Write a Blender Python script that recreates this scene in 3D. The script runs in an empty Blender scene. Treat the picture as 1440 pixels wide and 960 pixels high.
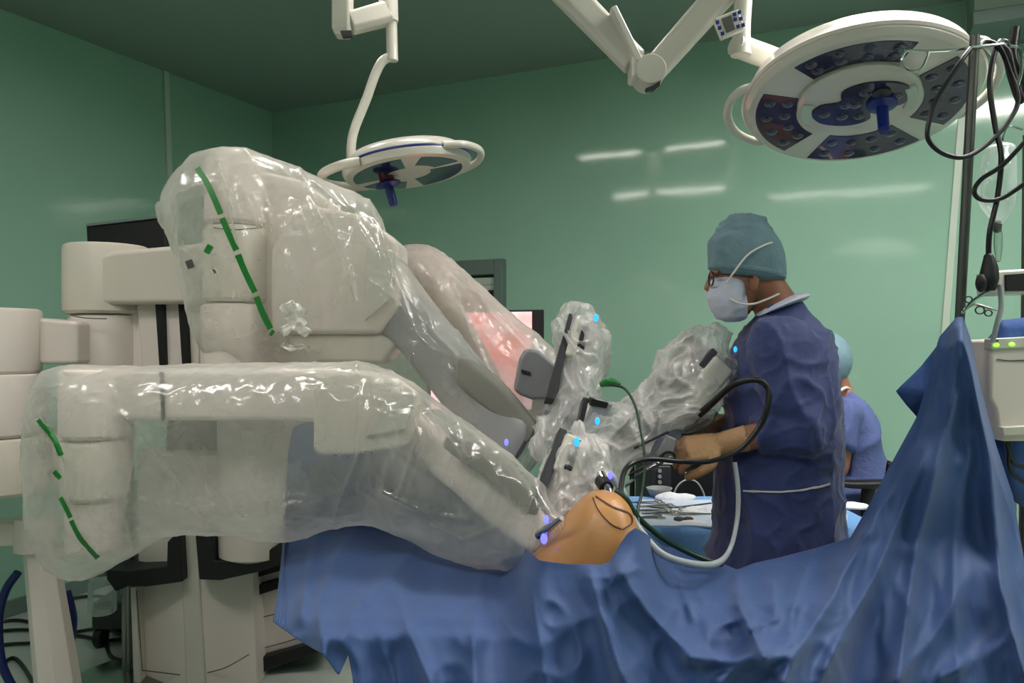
import bpy, bmesh, math, random
from mathutils import Vector, Matrix, noise
from mathutils.bvhtree import BVHTree

random.seed(7)
SC = bpy.context.scene
COL = SC.collection
F = 1086.0          # focal length in pixels of the 1440 wide frame
EYE = 1.5
V = Vector

# ---------------------------------------------------------------- camera, world, exposure
cam_d = bpy.data.cameras.new('camera'); cam = bpy.data.objects.new('camera', cam_d)
COL.objects.link(cam); SC.camera = cam
cam.location = (0, 0, EYE); cam.rotation_euler = (math.radians(90), 0, 0)
cam_d.sensor_width = 36; cam_d.lens = 36 * F / 1440; cam_d.clip_start = 0.05; cam_d.clip_end = 60
SC.view_settings.view_transform = 'Standard'; SC.view_settings.look = 'None'
SC.view_settings.gamma = 1; SC.view_settings.use_curve_mapping = False
SC.view_settings.exposure = 0.22
w = bpy.data.worlds.new('world'); SC.world = w; w.use_nodes = True
w.node_tree.nodes['Background'].inputs[0].default_value = (.9, .95, .92, 1)
w.node_tree.nodes['Background'].inputs[1].default_value = 0.15
TUBE_POWER = 30.0

# ---------------------------------------------------------------- helpers
def P(px, py, Y):
    return V(((px - 720) / F * Y, Y, EYE - (py - 480) / F * Y))
def lin(c):
    return tuple((v / 255 / 12.92 if v / 255 <= .04045 else ((v / 255 + .055) / 1.055) ** 2.4) for v in c)

def mat(name, rgb, rough=.5, metal=0, bump=0, bscale=40, emit=0, var=0, vscale=3, coat=0, trans=0, stretch=None, sheen=0):
    m = bpy.data.materials.new(name); m.use_nodes = True
    nt = m.node_tree; N = nt.nodes; L = nt.links; b = N['Principled BSDF']
    c = lin(rgb) + (1,)
    b.inputs['Base Color'].default_value = c
    b.inputs['Roughness'].default_value = rough; b.inputs['Metallic'].default_value = metal
    b.inputs['Coat Weight'].default_value = coat; b.inputs['Transmission Weight'].default_value = trans
    b.inputs['Sheen Weight'].default_value = sheen
    if emit:
        b.inputs['Emission Color'].default_value = c; b.inputs['Emission Strength'].default_value = emit
    tc = N.new('ShaderNodeTexCoord'); mp = N.new('ShaderNodeMapping'); L.new(tc.outputs['Object'], mp.inputs[0])
    if stretch: mp.inputs['Scale'].default_value = stretch
    if var:
        n = N.new('ShaderNodeTexNoise'); n.inputs['Scale'].default_value = vscale; n.inputs['Detail'].default_value = 4
        L.new(mp.outputs[0], n.inputs['Vector'])
        r = N.new('ShaderNodeValToRGB')
        r.color_ramp.elements[0].position = .3; r.color_ramp.elements[1].position = .7
        r.color_ramp.elements[0].color = tuple(v * (1 - var) for v in c[:3]) + (1,)
        r.color_ramp.elements[1].color = tuple(min(1, v * (1 + var)) for v in c[:3]) + (1,)
        L.new(n.outputs[0], r.inputs[0]); L.new(r.outputs[0], b.inputs['Base Color'])
    if bump:
        n2 = N.new('ShaderNodeTexNoise'); n2.inputs['Scale'].default_value = bscale; n2.inputs['Detail'].default_value = 4
        L.new(mp.outputs[0], n2.inputs['Vector'])
        bp = N.new('ShaderNodeBump'); bp.inputs['Strength'].default_value = bump; bp.inputs['Distance'].default_value = .01
        L.new(n2.outputs[0], bp.inputs['Height']); L.new(bp.outputs[0], b.inputs['Normal'])
    return m

def film(name, rgb, haze_lo, haze_hi, rough=.28, bscale=14, bump=.6, tr=.5):
    """thin milky plastic film: part of the light passes straight, part is scattered, part mirrored"""
    m = bpy.data.materials.new(name); m.use_nodes = True
    nt = m.node_tree; N = nt.nodes; L = nt.links; b = N['Principled BSDF']; out = N['Material Output']
    c = lin(rgb) + (1,)
    b.inputs['Base Color'].default_value = c; b.inputs['Roughness'].default_value = rough
    b.inputs['Specular IOR Level'].default_value = .8
    tl = N.new('ShaderNodeBsdfTranslucent'); tl.inputs[0].default_value = c
    m1 = N.new('ShaderNodeMixShader'); m1.inputs[0].default_value = tr
    L.new(b.outputs[0], m1.inputs[1]); L.new(tl.outputs[0], m1.inputs[2])
    tp = N.new('ShaderNodeBsdfTransparent'); m2 = N.new('ShaderNodeMixShader')
    tc = N.new('ShaderNodeTexCoord')
    n = N.new('ShaderNodeTexNoise'); n.inputs['Scale'].default_value = 7; n.inputs['Detail'].default_value = 5
    L.new(tc.outputs['Object'], n.inputs['Vector'])
    mr = N.new('ShaderNodeMapRange'); mr.inputs[1].default_value = .3; mr.inputs[2].default_value = .7
    mr.inputs[3].default_value = haze_lo; mr.inputs[4].default_value = haze_hi
    L.new(n.outputs[0], mr.inputs[0])
    lw = N.new('ShaderNodeLayerWeight'); lw.inputs[0].default_value = .35
    mm = N.new('ShaderNodeMath'); mm.operation = 'MULTIPLY_ADD'; mm.inputs[1].default_value = .6
    mm.use_clamp = True
    L.new(lw.outputs['Facing'], mm.inputs[0]); L.new(mr.outputs[0], mm.inputs[2])
    L.new(mm.outputs[0], m2.inputs[0]); L.new(tp.outputs[0], m2.inputs[1]); L.new(m1.outputs[0], m2.inputs[2])
    gl = N.new('ShaderNodeBsdfGlossy'); gl.inputs['Roughness'].default_value = .13
    fr = N.new('ShaderNodeLayerWeight'); fr.inputs[0].default_value = .5
    pw = N.new('ShaderNodeMath'); pw.operation = 'POWER'; pw.inputs[1].default_value = 4; L.new(fr.outputs['Facing'], pw.inputs[0])
    ma = N.new('ShaderNodeMath'); ma.operation = 'MULTIPLY_ADD'; ma.inputs[1].default_value = .22; ma.inputs[2].default_value = .045; L.new(pw.outputs[0], ma.inputs[0])
    m3 = N.new('ShaderNodeMixShader'); L.new(ma.outputs[0], m3.inputs[0]); L.new(m2.outputs[0], m3.inputs[1]); L.new(gl.outputs[0], m3.inputs[2])
    L.new(m3.outputs[0], out.inputs['Surface'])
    n2 = N.new('ShaderNodeTexNoise'); n2.inputs['Scale'].default_value = bscale; n2.inputs['Detail'].default_value = 3
    n2.inputs['Distortion'].default_value = 1.2
    L.new(tc.outputs['Object'], n2.inputs['Vector'])
    bp = N.new('ShaderNodeBump'); bp.inputs['Strength'].default_value = bump; bp.inputs['Distance'].default_value = .02
    L.new(n2.outputs[0], bp.inputs['Height']); L.new(bp.outputs[0], b.inputs['Normal'])
    L.new(bp.outputs[0], gl.inputs['Normal']); L.new(bp.outputs[0], fr.inputs['Normal'])
    return m

def obj(name, bm, m, parent=None, smooth=True, bevel=0, seg=3, angle=35, sub=0):
    for e in bm.edges:
        if len(e.link_faces) == 2 and e.calc_face_angle(0) > math.radians(angle): e.smooth = False
    for f in bm.faces: f.smooth = smooth
    me = bpy.data.meshes.new(name)
    if bm.verts:
        lo = V([min(v.co[i] for v in bm.verts) for i in range(3)]); hi = V([max(v.co[i] for v in bm.verts) for i in range(3)])
        c = (lo + hi) / 2
        bmesh.ops.translate(bm, verts=bm.verts, vec=-c)
    else: c = V()
    bm.to_mesh(me); bm.free()
    o = bpy.data.objects.new(name, me); COL.objects.link(o); me.materials.append(m)
    o.location = c
    if bevel:
        md = o.modifiers.new('bevel', 'BEVEL'); md.width = bevel; md.segments = seg; md.limit_method = 'ANGLE'
        md.angle_limit = math.radians(30); md.harden_normals = True
    if sub:
        md = o.modifiers.new('sub', 'SUBSURF'); md.levels = sub; md.render_levels = sub
    if parent: attach(o, parent)
    return o

def world_loc(o):
    p = V(o.location)
    while o.parent: o = o.parent; p += V(o.location)
    return p
def attach(o, parent):
    wl = V(o.location)
    o.parent = parent
    o.location = wl - world_loc(parent)

def tag(o, label, cat, group=None, kind=None):
    o['label'] = label
    if cat: o['category'] = cat
    if group: o['group'] = group
    if kind: o['kind'] = kind
    return o
def thing(name, label, cat, loc, group=None):
    o = bpy.data.objects.new(name, None); COL.objects.link(o); o.location = loc; o.empty_display_size = .05
    return tag(o, label, cat, group)
def struct(name, bm, m, **k):
    o = obj(name, bm, m, **k); o['kind'] = 'structure'; return o

def NB(): return bmesh.new()
def frame(ax, up=V((0, 0, 1))):
    ax = ax.normalized()
    if abs(ax.dot(up)) > .98: up = V((0, 1, 0))
    x = ax.cross(up).normalized(); y = x.cross(ax).normalized()
    return x, y, ax
def add_box(bm, c, half, axes=None):
    c = V(c); axes = axes or (V((1, 0, 0)), V((0, 1, 0)), V((0, 0, 1)))
    vs = [bm.verts.new(c + axes[0] * half[0] * sx + axes[1] * half[1] * sy + axes[2] * half[2] * sz)
          for sx in (-1, 1) for sy in (-1, 1) for sz in (-1, 1)]
    for q in ((0, 1, 3, 2), (4, 6, 7, 5), (0, 4, 5, 1), (2, 3, 7, 6), (0, 2, 6, 4), (1, 5, 7, 3)):
        bm.faces.new([vs[i] for i in q])
    bmesh.ops.recalc_face_normals(bm, faces=bm.faces)
    return bm
def box(c, half, axes=None): return add_box(NB(), c, half, axes)
def add_rings(bm, rings, cap=True, closed=True):
    rs = [[bm.verts.new(p) for p in r] for r in rings]
    n = len(rs[0])
    for a, b in zip(rs, rs[1:]):
        for i in range(n if closed else n - 1):
            bm.faces.new((a[i], a[(i + 1) % n], b[(i + 1) % n], b[i]))
    if cap:
        bm.faces.new(rs[0]); bm.faces.new(rs[-1][::-1])
    bmesh.ops.recalc_face_normals(bm, faces=bm.faces)
    return bm
def add_cyl(bm, a, b, r0, r1=None, n=24):
    r1 = r0 if r1 is None else r1
    a = V(a); b = V(b); x, y, z = frame(b - a)
    return add_rings(bm, [[c + (x * math.cos(t) + y * math.sin(t)) * r for t in [2 * math.pi * i / n for i in range(n)]] for c, r in ((a, r0), (b, r1))])
def cyl(a, b, r0, r1=None, n=24): return add_cyl(NB(), a, b, r0, r1, n)
def lathe(bm, o, ax, prof, n=48, e1=None):
    o = V(o); x, y, z = frame(ax)
    if e1 is not None: x = e1; y = z.cross(x)
    return add_rings(bm, [[o + z * h + (x * math.cos(t) + y * math.sin(t)) * max(r, .0005) for t in [2 * math.pi * i / n for i in range(n)]] for r, h in prof])
def cat(pts, k):
    """Catmull-Rom through vectors of any length"""
    out = []; n = len(pts)
    for i in range(n - 1):
        p0 = pts[max(i - 1, 0)]; p1 = pts[i]; p2 = pts[i + 1]; p3 = pts[min(i + 2, n - 1)]
        for j in range(k):
            t = j / k
            out.append([.5 * (2 * b + (c - a) * t + (2 * a - 5 * b + 4 * c - d) * t * t + (3 * b - a - 3 * c + d) * t ** 3) for a, b, c, d in zip(p0, p1, p2, p3)])
    out.append(list(pts[-1])); return out
def add_tube(bm, pts, r, k=8, n=10, smooth=True):
    pts = [list(p) for p in pts]
    rr = r if isinstance(r, (list, tuple)) else [r] * len(pts)
    pp = [p + [q] for p, q in zip(pts, rr)]
    if smooth: pp = cat(pp, k)
    ps = [V(p[:3]) for p in pp]; rings = []
    x = None
    for i, p in enumerate(ps):
        t = (ps[min(i + 1, len(ps) - 1)] - ps[max(i - 1, 0)]).normalized()
        if x is None: x, y, _ = frame(t)
        x = (x - t * x.dot(t)).normalized(); y = t.cross(x)
        rings.append([p + (x * math.cos(a) + y * math.sin(a)) * pp[i][3] for a in [2 * math.pi * j / n for j in range(n)]])
    return add_rings(bm, rings)
def tube(pts, r, **k): return add_tube(NB(), pts, r, **k)
def pt(l, Y=None):
    return [P(*p) if len(p) == 3 else P(p[0], p[1], Y) for p in l]
def add_prism(bm, poly, Y, depth, off=V((0, 0, 0))):
    f = [P(x, y, Y) + off for x, y in poly]
    return add_rings(bm, [f, [p + V((0, depth, 0)) for p in f]])
def prism(poly, Y, depth): return add_prism(NB(), poly, Y, depth)
def slab(poly3, vec):
    return add_rings(NB(), [poly3, [p + vec for p in poly3]])
def loft(st, k=6, n=36, p=2.0, capk=.5, disp=None, bm=None):
    """st: (centre, a, b) vectors, cross section = superellipse in a, b"""
    s = cat([list(c) + list(a) + list(b) for c, a, b in st], k)
    S = [(V(q[:3]), V(q[3:6]), V(q[6:9])) for q in s]
    def ring(c, a, b, f=1):
        r = []
        for i in range(n):
            t = 2 * math.pi * i / n; ct, stn = math.cos(t), math.sin(t)
            r.append(c + a * f * math.copysign(abs(ct) ** (2 / p), ct) + b * f * math.copysign(abs(stn) ** (2 / p), stn))
        return r
    rings = []
    t0 = (S[0][0] - S[1][0]).normalized(); t1 = (S[-1][0] - S[-2][0]).normalized()
    l0 = min(S[0][1].length, S[0][2].length) * capk * 2; l1 = min(S[-1][1].length, S[-1][2].length) * capk * 2
    for j in (4, 3, 2, 1):
        u = j / 4.3 * math.pi / 2
        rings.append(ring(S[0][0] + t0 * l0 * math.sin(u), S[0][1], S[0][2], math.cos(u)))
    for q in S: rings.append(ring(*q))
    for j in (1, 2, 3, 4):
        u = j / 4.3 * math.pi / 2
        rings.append(ring(S[-1][0] + t1 * l1 * math.sin(u), S[-1][1], S[-1][2], math.cos(u)))
    B = bm or NB()
    add_rings(B, rings)
    if disp:
        B.normal_update()
        mv = [(v, disp(v.co, v.normal)) for v in B.verts]
        for v, d in mv: v.co += v.normal * d
    return B
def hloft(st, **k):
    """stations by outline: (x_top, y_top, x_bottom, y_bottom, Y, half depth)"""
    L = []
    for xt, yt, xb, yb, Y, hd in st:
        a = P(xt, yt, Y); b = P(xb, yb, Y)
        L.append(((a + b) / 2, (a - b) / 2, V((0, hd, 0))))
    return loft(L, **k)
def ridge(p, s, seed=0):
    """sharp crease noise"""
    v = noise.noise(p * s + V((seed, seed * 1.7, 3)))
    return 1 - min(1, abs(v) * 2.6)
def remesh(bm, vox, name, m, parent=None, smooth_it=2, disp=None):
    me = bpy.data.meshes.new('tmp'); bm.to_mesh(me); bm.free()
    t = bpy.data.objects.new('tmp', me); COL.objects.link(t)
    md = t.modifiers.new('r', 'REMESH'); md.mode = 'VOXEL'; md.voxel_size = vox; md.use_smooth_shade = True
    if smooth_it:
        ms = t.modifiers.new('s', 'SMOOTH'); ms.iterations = smooth_it; ms.factor = .5
    dg = bpy.context.evaluated_depsgraph_get(); dg.update()
    ev = t.evaluated_get(dg); m2 = bpy.data.meshes.new_from_object(ev)
    bpy.data.objects.remove(t); b2 = bmesh.new(); b2.from_mesh(m2); bpy.data.meshes.remove(m2)
    if disp:
        b2.normal_update(); mv = [(v, disp(v.co, v.normal)) for v in b2.verts]
        for v, d in mv: v.co += v.normal * d
    return obj(name, b2, m, parent, angle=180)
def bvh(o):
    L = world_loc(o); me = o.data
    return BVHTree.FromPolygons([v.co + L for v in me.vertices], [list(p.vertices) for p in me.polygons])
def onto(tree, px, py, off=.002):
    d = P(px, py, 1) - V((0, 0, EYE)); d.normalize()
    h = tree.ray_cast(V((0, 0, EYE)), d)
    if h[0] is None: return None, None
    n = h[1] if h[1].dot(d) < 0 else -h[1]
    return h[0] + n * off, n
def strip(tree, pts, w, thick=.0015, off=.004):
    """ribbon lying on a surface along a polyline of picture points; w = half width in px"""
    top = []; 
    pts = cat([list(p) for p in pts], 6)
    prev = None
    for i, (x, y) in enumerate(pts):
        a = pts[max(i - 1, 0)]; b = pts[min(i + 1, len(pts) - 1)]
        dx, dy = b[0] - a[0], b[1] - a[1]; l = math.hypot(dx, dy) or 1
        r = []
        for s in (-1, -.4, .4, 1):
            q, n = onto(tree, x - dy / l * w * s, y + dx / l * w * s, off)
            r.append((q, n))
        if all(q[0] is not None for q in r): top.append(r)
    B = NB()
    if len(top) < 2: return B
    rings = [[q for q, n in r] + [q - n * thick for q, n in reversed(r)] for r in top]
    return add_rings(B, rings)
def ball(c, r, sc=(1, 1, 1), bm=None, u=20, vv=12, rot=None):
    B = bm or NB()
    res = bmesh.ops.create_uvsphere(B, u_segments=u, v_segments=vv, radius=r)
    M = Matrix.Diagonal((*sc, 1))
    if rot is not None: M = rot.to_4x4() @ M
    M = Matrix.Translation(V(c)) @ M
    bmesh.ops.transform(B, matrix=M, verts=res['verts'])
    return B
def instance(root, vec, label=None):
    r = root.copy(); COL.objects.link(r); r.location = V(root.location) + V(vec)
    if label: r['label'] = label
    for ch in list(root.children):
        c = ch.copy(); COL.objects.link(c); c.parent = r
        for g in ch.children:
            d = g.copy(); COL.objects.link(d); d.parent = c
    return r

# ---------------------------------------------------------------- materials
M = {}
M['wall'] = mat('wall_paint', (150, 190, 169), .075, bump=.07, bscale=3, var=.03, vscale=1.5)
M['ceil'] = mat('ceiling_paint', (136, 156, 144), .6)
M['floor'] = mat('floor_vinyl', (176, 184, 176), .35, var=.05, vscale=5)
M['trim'] = mat('trim', (190, 205, 190), .4)
M['robot'] = mat('robot_plastic', (226, 217, 208), .42, bump=.04, bscale=300)
M['robot_warm'] = mat('robot_plastic_warm', (216, 210, 196), .45)
M['seam'] = mat('seam_dark', (70, 72, 66), .6)
M['black'] = mat('black_rubber', (16, 17, 19), .5)
M['slot'] = mat('slot_black', (6, 6, 7), .7)
M['dark'] = mat('dark_plastic', (44, 46, 50), .4)
M['grey'] = mat('grey_plastic', (150, 152, 154), .4)
M['cover'] = mat('cover_grey', (128, 128, 120), .45)
M['white'] = mat('white_enamel', (206, 204, 192), .28, coat=.3)
M['metal'] = mat('steel', (150, 150, 146), .28, metal=1)
M['pole'] = mat('dull_steel', (104, 106, 102), .42, metal=.8)
M['chrome'] = mat('chrome', (210, 210, 212), .12, metal=1)
M['lens'] = mat('lamp_lens', (36, 38, 66), .12, var=.5, vscale=24, coat=.6)
M['led'] = mat('lamp_led', (120, 124, 140), .15, metal=.4)
M['blueh'] = mat('blue_handle', (18, 42, 120), .35)
M['green_tape'] = mat('green_tape', (28, 122, 46), .45)
M['blue_led'] = mat('blue_light', (40, 150, 255), .4, emit=1.6)
M['violet_led'] = mat('violet_light', (100, 100, 255), .4, emit=2)
M['green_led'] = mat('green_light', (150, 235, 60), .4, emit=1.5)
M['drape'] = mat('drape_blue', (44, 76, 128), .65, bump=.08, bscale=55, var=.05, vscale=14, sheen=.15)
M['drape_dk'] = mat('drape_blue_dark', (40, 76, 136), .75, bump=.2, bscale=60)
M['gown'] = mat('gown_navy', (52, 66, 120), .72, bump=.3, bscale=30, var=.06, vscale=10, sheen=.2)
M['scrub'] = mat('scrub_blue', (84, 98, 148), .85, bump=.3, bscale=60)
M['cap'] = mat('cap_teal', (112, 142, 154), .7, bump=.3, bscale=90, var=.1, vscale=20)
M['mask'] = mat('mask_white', (205, 210, 228), .7, bump=.3, bscale=60)
M['strap'] = mat('strap_white', (225, 222, 215), .6)
M['skin'] = mat('skin', (152, 102, 78), .5, bump=.08, bscale=90, var=.07, vscale=9)
M['glove'] = mat('glove_tan', (186, 146, 104), .5, bump=.4, bscale=45, var=.12, vscale=16)
M['iodine'] = mat('painted_skin', (190, 138, 84), .4, bump=.06, bscale=60, var=.07, vscale=7)
M['ink'] = mat('ink', (84, 46, 26), .6)
M['hair'] = mat('hair', (60, 48, 40), .8)
M['glass_d'] = mat('spectacle_frame', (40, 20, 18), .3)
M['glass'] = mat('clear_plastic', (225, 235, 230), .08, trans=.92)
M['cable'] = mat('cable_black', (14, 15, 16), .35)
M['cable_b'] = mat('cable_blue', (10, 34, 96), .4)
M['tube'] = mat('tube_grey', (165, 172, 176), .3)
M['cable_g'] = mat('cable_green', (12, 52, 34), .4)
M['cable_v'] = mat('tube_mauve', (128, 126, 158), .35)
M['diff'] = mat('lamp_diffuser', (255, 248, 244), .5, emit=TUBE_POWER)
M['table_bl'] = mat('table_cloth_blue', (118, 168, 224), .8, bump=.2, bscale=40)
M['paper'] = mat('gauze_white', (232, 234, 238), .85, bump=.5, bscale=60)
M['frame_g'] = mat('frame_grey', (104, 122, 116), .45)
M['film'] = film('film_milky', (236, 236, 228), .15, .34, rough=.2, bscale=7, bump=.35)
M['film_pink'] = film('film_thick', (236, 230, 224), .42, .56, bscale=8, bump=.5, tr=.6)
M['film_c'] = film('film_crumpled', (254, 252, 248), .26, .58, rough=.1, bscale=18, bump=.7, tr=.35)
M['bag'] = film('bag_clear', (225, 235, 232), .12, .25, rough=.1, bscale=12, bump=.3)

# ---------------------------------------------------------------- room (a rectangle turned against the view)
HC = 3.3
C0 = V((-1.884, 6.07, 0)); EB = V((.9063, -.4226, 0)); ER = V((-.4226, -.9063, 0)); LW, LD = 7.2, 9.0
def R(s, t, z=0): return C0 + EB * s + ER * t + V((0, 0, z))
def rbox(s0, s1, t0, t1, z0, z1):
    c = R((s0 + s1) / 2, (t0 + t1) / 2, (z0 + z1) / 2)
    return box(c, ((s1 - s0) / 2, (t1 - t0) / 2, (z1 - z0) / 2), (EB, ER, V((0, 0, 1))))
struct('floor', rbox(-.1, LW + .1, -.1, LD + .1, -.1, 0), M['floor'])
struct('ceiling', rbox(-.1, LW + .1, -.1, LD + .1, HC, HC + .1), M['ceil'])
struct('wall_back', rbox(-.1, LW + .1, -.1, 0, 0, HC), M['wall'])
struct('wall_left', rbox(-.1, 0, 0, LD, 0, HC), M['wall'])
struct('wall_right', rbox(LW, LW + .1, 0, LD, 0, HC), M['wall'])
struct('wall_rear', rbox(-.1, LW + .1, LD, LD + .1, 0, HC), M['wall'])
def on_back(px, py):      # point of the back wall seen at a pixel
    d = P(px, py, 1) - V((0, 0, EYE)); n = ER
    t = (C0 - V((0, 0, EYE))).dot(n) / d.dot(n)
    return V((0, 0, EYE)) + d * t
def on_left(px, py):
    d = P(px, py, 1) - V((0, 0, EYE)); n = EB
    t = (C0 - V((0, 0, EYE))).dot(n) / d.dot(n)
    return V((0, 0, EYE)) + d * t
# pale conduit strips on the walls
def strip_on(pa, pb, nrm, wdir, hw, th, name):
    a = [pa - wdir * hw, pa + wdir * hw, pb + wdir * hw, pb - wdir * hw]
    struct(name, slab(a, nrm * th), M['trim'], bevel=.003)
strip_on(on_left(232, 92), on_left(246, 500), EB, ER, .02, .015, 'trim_1')
strip_on(on_back(1366, -10), on_back(1328, 480), ER, EB, .018, .015, 'trim_2')
# lowered soffit in the right corner of the ceiling
sof = on_back(1359, 20); s0 = (sof - C0).dot(EB)
zb = on_back(1380, 56).z
struct('trim_3', rbox(s0, LW, .0, .35, zb + .02, HC), M['ceil'])
struct('trim_4', rbox(s0 - .01, LW, .0, .38, zb - .05, zb + .02), M['frame_g'], bevel=.01)
for nm, b in (('baseboard_left', rbox(0, .02, 0, LD, 0, .09)), ('baseboard_back', rbox(0, LW, 0, .02, 0, .09))):
    struct(nm, b, M['frame_g'], bevel=.004)

# ceiling lights outside the picture: louvred fluorescent fittings in rows along the back wall, far-left one added as fill
def ceiling_light(x, y, ln=1.3, wd=.22, lab=''):
    t = thing('ceiling_light', lab, 'ceiling light', (x, y, HC), 'fluorescent ceiling lights')
    fr = NB()
    c = V((x, y, HC - .03))
    for s in (-1, 1):
        add_box(fr, c + ER * s * (wd / 2 + .015), (ln / 2 + .03, .015, .03), (EB, ER, V((0, 0, 1))))
        add_box(fr, c + EB * s * (ln / 2 + .015), (.015, wd / 2, .03), (EB, ER, V((0, 0, 1))))
    obj('frame', fr, M['white'], t)
    obj('diffuser', box(c + V((0, 0, .005)), (ln / 2, wd / 2, .012), (EB, ER, V((0, 0, 1)))), M['diff'], t)
ceiling_light(-.64, 3.02, 1.35, .12, lab='fluorescent ceiling light above the white robot')
ceiling_light(-.45, -.3, 1.7, .18, lab='fluorescent ceiling light behind the camera, left of the pair')
ceiling_light(2.6, .9, 1.3, .22, lab='fluorescent ceiling light over the blue drape')
ceiling_light(-1.75, 1.35, 1.3, .2, lab='added fill light on the ceiling in front of the robot, at far left')  # unseen fixture added to brighten the robot's column and front
ceiling_light(1.6, 2.15, 1.5, .5, lab='fluorescent ceiling light above the standing surgeon')

# ---------------------------------------------------------------- surgical robot
rob = thing('surgical_robot', 'big white multi-arm surgical robot cart at the left, arms wrapped in plastic', 'surgical robot', P(270, 960, 3.3) * 1.0)
rob.location.z = 0
def seam_line(pts, Y, parent, w=.0022, name='seam'):
    obj(name, tube(pt(pts, Y), w, k=5, n=6), M['seam'], parent)
# base on the floor with wheels
bY = 3.35; bx = P(270, 500, bY).x
base = obj('base', add_rings(NB(), [[V((bx + x * k, bY + .46 + y * k, z)) for x, y in ((-.42, -.22), (-.2, -.34), (.2, -.34), (.42, -.22), (.42, .3), (.2, .45), (-.2, .45), (-.42, .3))] for z, k in ((.04, 1), (.13, 1), (.17, .9))]), M['dark'], rob, bevel=.012)
for sx, sy in ((-1, -1), (1, -1), (-1, 1), (1, 1)):
    c = V((bx + sx * .32, bY + .46 + sy * .22, .04))
    obj('wheel', cyl(c - V((.02, 0, 0)), c + V((.02, 0, 0)), .04), M['black'], base, bevel=.006)
# column: two panels meeting at a raised ridge
def colring(y, xl, xm0, xm1, xr, Yf):
    z = P(0, y, 3.3).z
    X = lambda px: (px - 720) / F * 3.3
    return [V((X(xl), Yf + .07, z)), V((X(xm0), Yf - .02, z)), V((X(xm1), Yf - .02, z)), V((X(xr), Yf + .07, z)), V((X(xr), Yf + .42, z)), V((X(xl), Yf + .42, z))]
obj('column', add_rings(NB(), [colring(1010, 190, 262, 288, 356, 3.3), colring(815, 183, 262, 286, 347, 3.3), colring(640, 183, 262, 286, 347, 3.3)]), M['robot'], rob, bevel=.006)
obj('ridge', slab([P(253, 745, 3.27), P(277, 745, 3.27), P(290, 1000, 3.27), P(262, 1000, 3.27)], V((0, .1, 0))), M['white'], rob, bevel=.008)
obj('edge_post', slab([P(183, 825, 3.3), P(191, 825, 3.3), P(199, 1000, 3.3), P(189, 1000, 3.3)], V((0, .1, 0))), M['white'], rob, bevel=.004)
seam_line([(199, 942), (265, 950)], 3.29, rob); seam_line([(290, 946), (318, 938), (350, 920)], 3.29, rob)
seam_line([(192, 830), (200, 942)], 3.3, rob)
# black collar, two wings
obj('collar', prism([(148, 802), (182, 803), (234, 796), (235, 762), (253, 744), (257, 818), (205, 825), (180, 824), (162, 832), (150, 815)], 3.22, .35), M['black'], rob, bevel=.006)
obj('collar', prism([(274, 748), (298, 750), (301, 788), (330, 790), (380, 772), (402, 758), (409, 790), (360, 805), (310, 816), (280, 815)], 3.22, .35), M['black'], rob, bevel=.006)
# white foot pod reaching to the right behind the blue drape, with black slots
obj('foot_pod', prism([(340, 812), (420, 786), (470, 800), (470, 900), (424, 909), (342, 930)], 3.5, .4), M['robot'], rob, bevel=.02)
for q in ([(346, 806), (400, 794), (402, 800), (346, 816)], [(346, 828), (402, 812), (402, 824), (346, 842)]):
    obj('vent_slot', prism(q, 3.45, .1), M['slot'], rob)
obj('bumper', prism([(348, 930), (432, 906), (470, 896), (470, 912), (432, 922), (352, 952)], 3.46, .3), M['black'], rob, bevel=.006)
seam_line([(350, 872), (390, 862), (460, 840)], 3.49, rob); seam_line([(352, 915), (400, 903), (440, 890)], 3.49, rob)
# upper column (seen hazily through the wraps)
X = lambda px, Y: (px - 720) / F * Y
obj('boom_column', lathe(NB(), V((X(345, 3.2), 3.35, 0)), V((0, 0, 1)), [(.10, P(0, 790, 3.3).z), (.16, P(0, 780, 3.3).z), (.165, P(0, 560, 3.3).z), (.165, P(0, 350, 3.3).z), (.15, P(0, 345, 3.3).z)]), M['robot'], rob)
obj('rear_housing', prism([(232, 560), (300, 560), (300, 750), (232, 750)], 3.45, .25), M['dark'], rob, bevel=.02)
# rear boom: knuckle cylinder, beam, lower body with black slots
def vcyl(pxl, pxr, y0, y1, Y, name, parent, m='robot', taper=1):
    r = (pxr - pxl) / 2 / F * Y; c = V((X((pxl + pxr) / 2, Y), Y, 0)); z0, z1 = P(0, y1, Y).z, P(0, y0, Y).z
    return obj(name, lathe(NB(), c, V((0, 0, 1)), [(r * taper - .012, z0), (r * taper, z0 + .012), (r, z1 - .012), (r - .004, z1 - .004), (r - .012, z1)]), M[m], parent)
vcyl(95, 205, 346, 442, 3.0, 'boom_knuckle', rob, 'robot_warm')
vcyl(102, 200, 443, 520, 3.0, 'boom_knuckle', rob, 'robot')
seam_line([(99, 443), (120, 447), (150, 448)], 2.83, rob)
obj('boom', prism([(125, 362), (160, 352), (300, 340), (420, 340), (420, 425), (140, 428), (128, 400)], 2.86, .28), M['robot_warm'], rob, bevel=.02)
obj('boom_body', prism([(130, 428), (420, 420), (420, 560), (150, 560)], 2.95, .3), M['robot'], rob, bevel=.02)
obj('recess', prism([(192, 428), (280, 424), (280, 520), (200, 520)], 2.92, .05), M['robot'], rob, bevel=.006)
obj('slot', prism([(218, 424), (230, 423), (233, 514), (224, 514)], 2.90, .05), M['slot'], rob)
obj('slot', prism([(250, 420), (262, 420), (266, 514), (256, 514)], 2.90, .05), M['slot'], rob)
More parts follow.
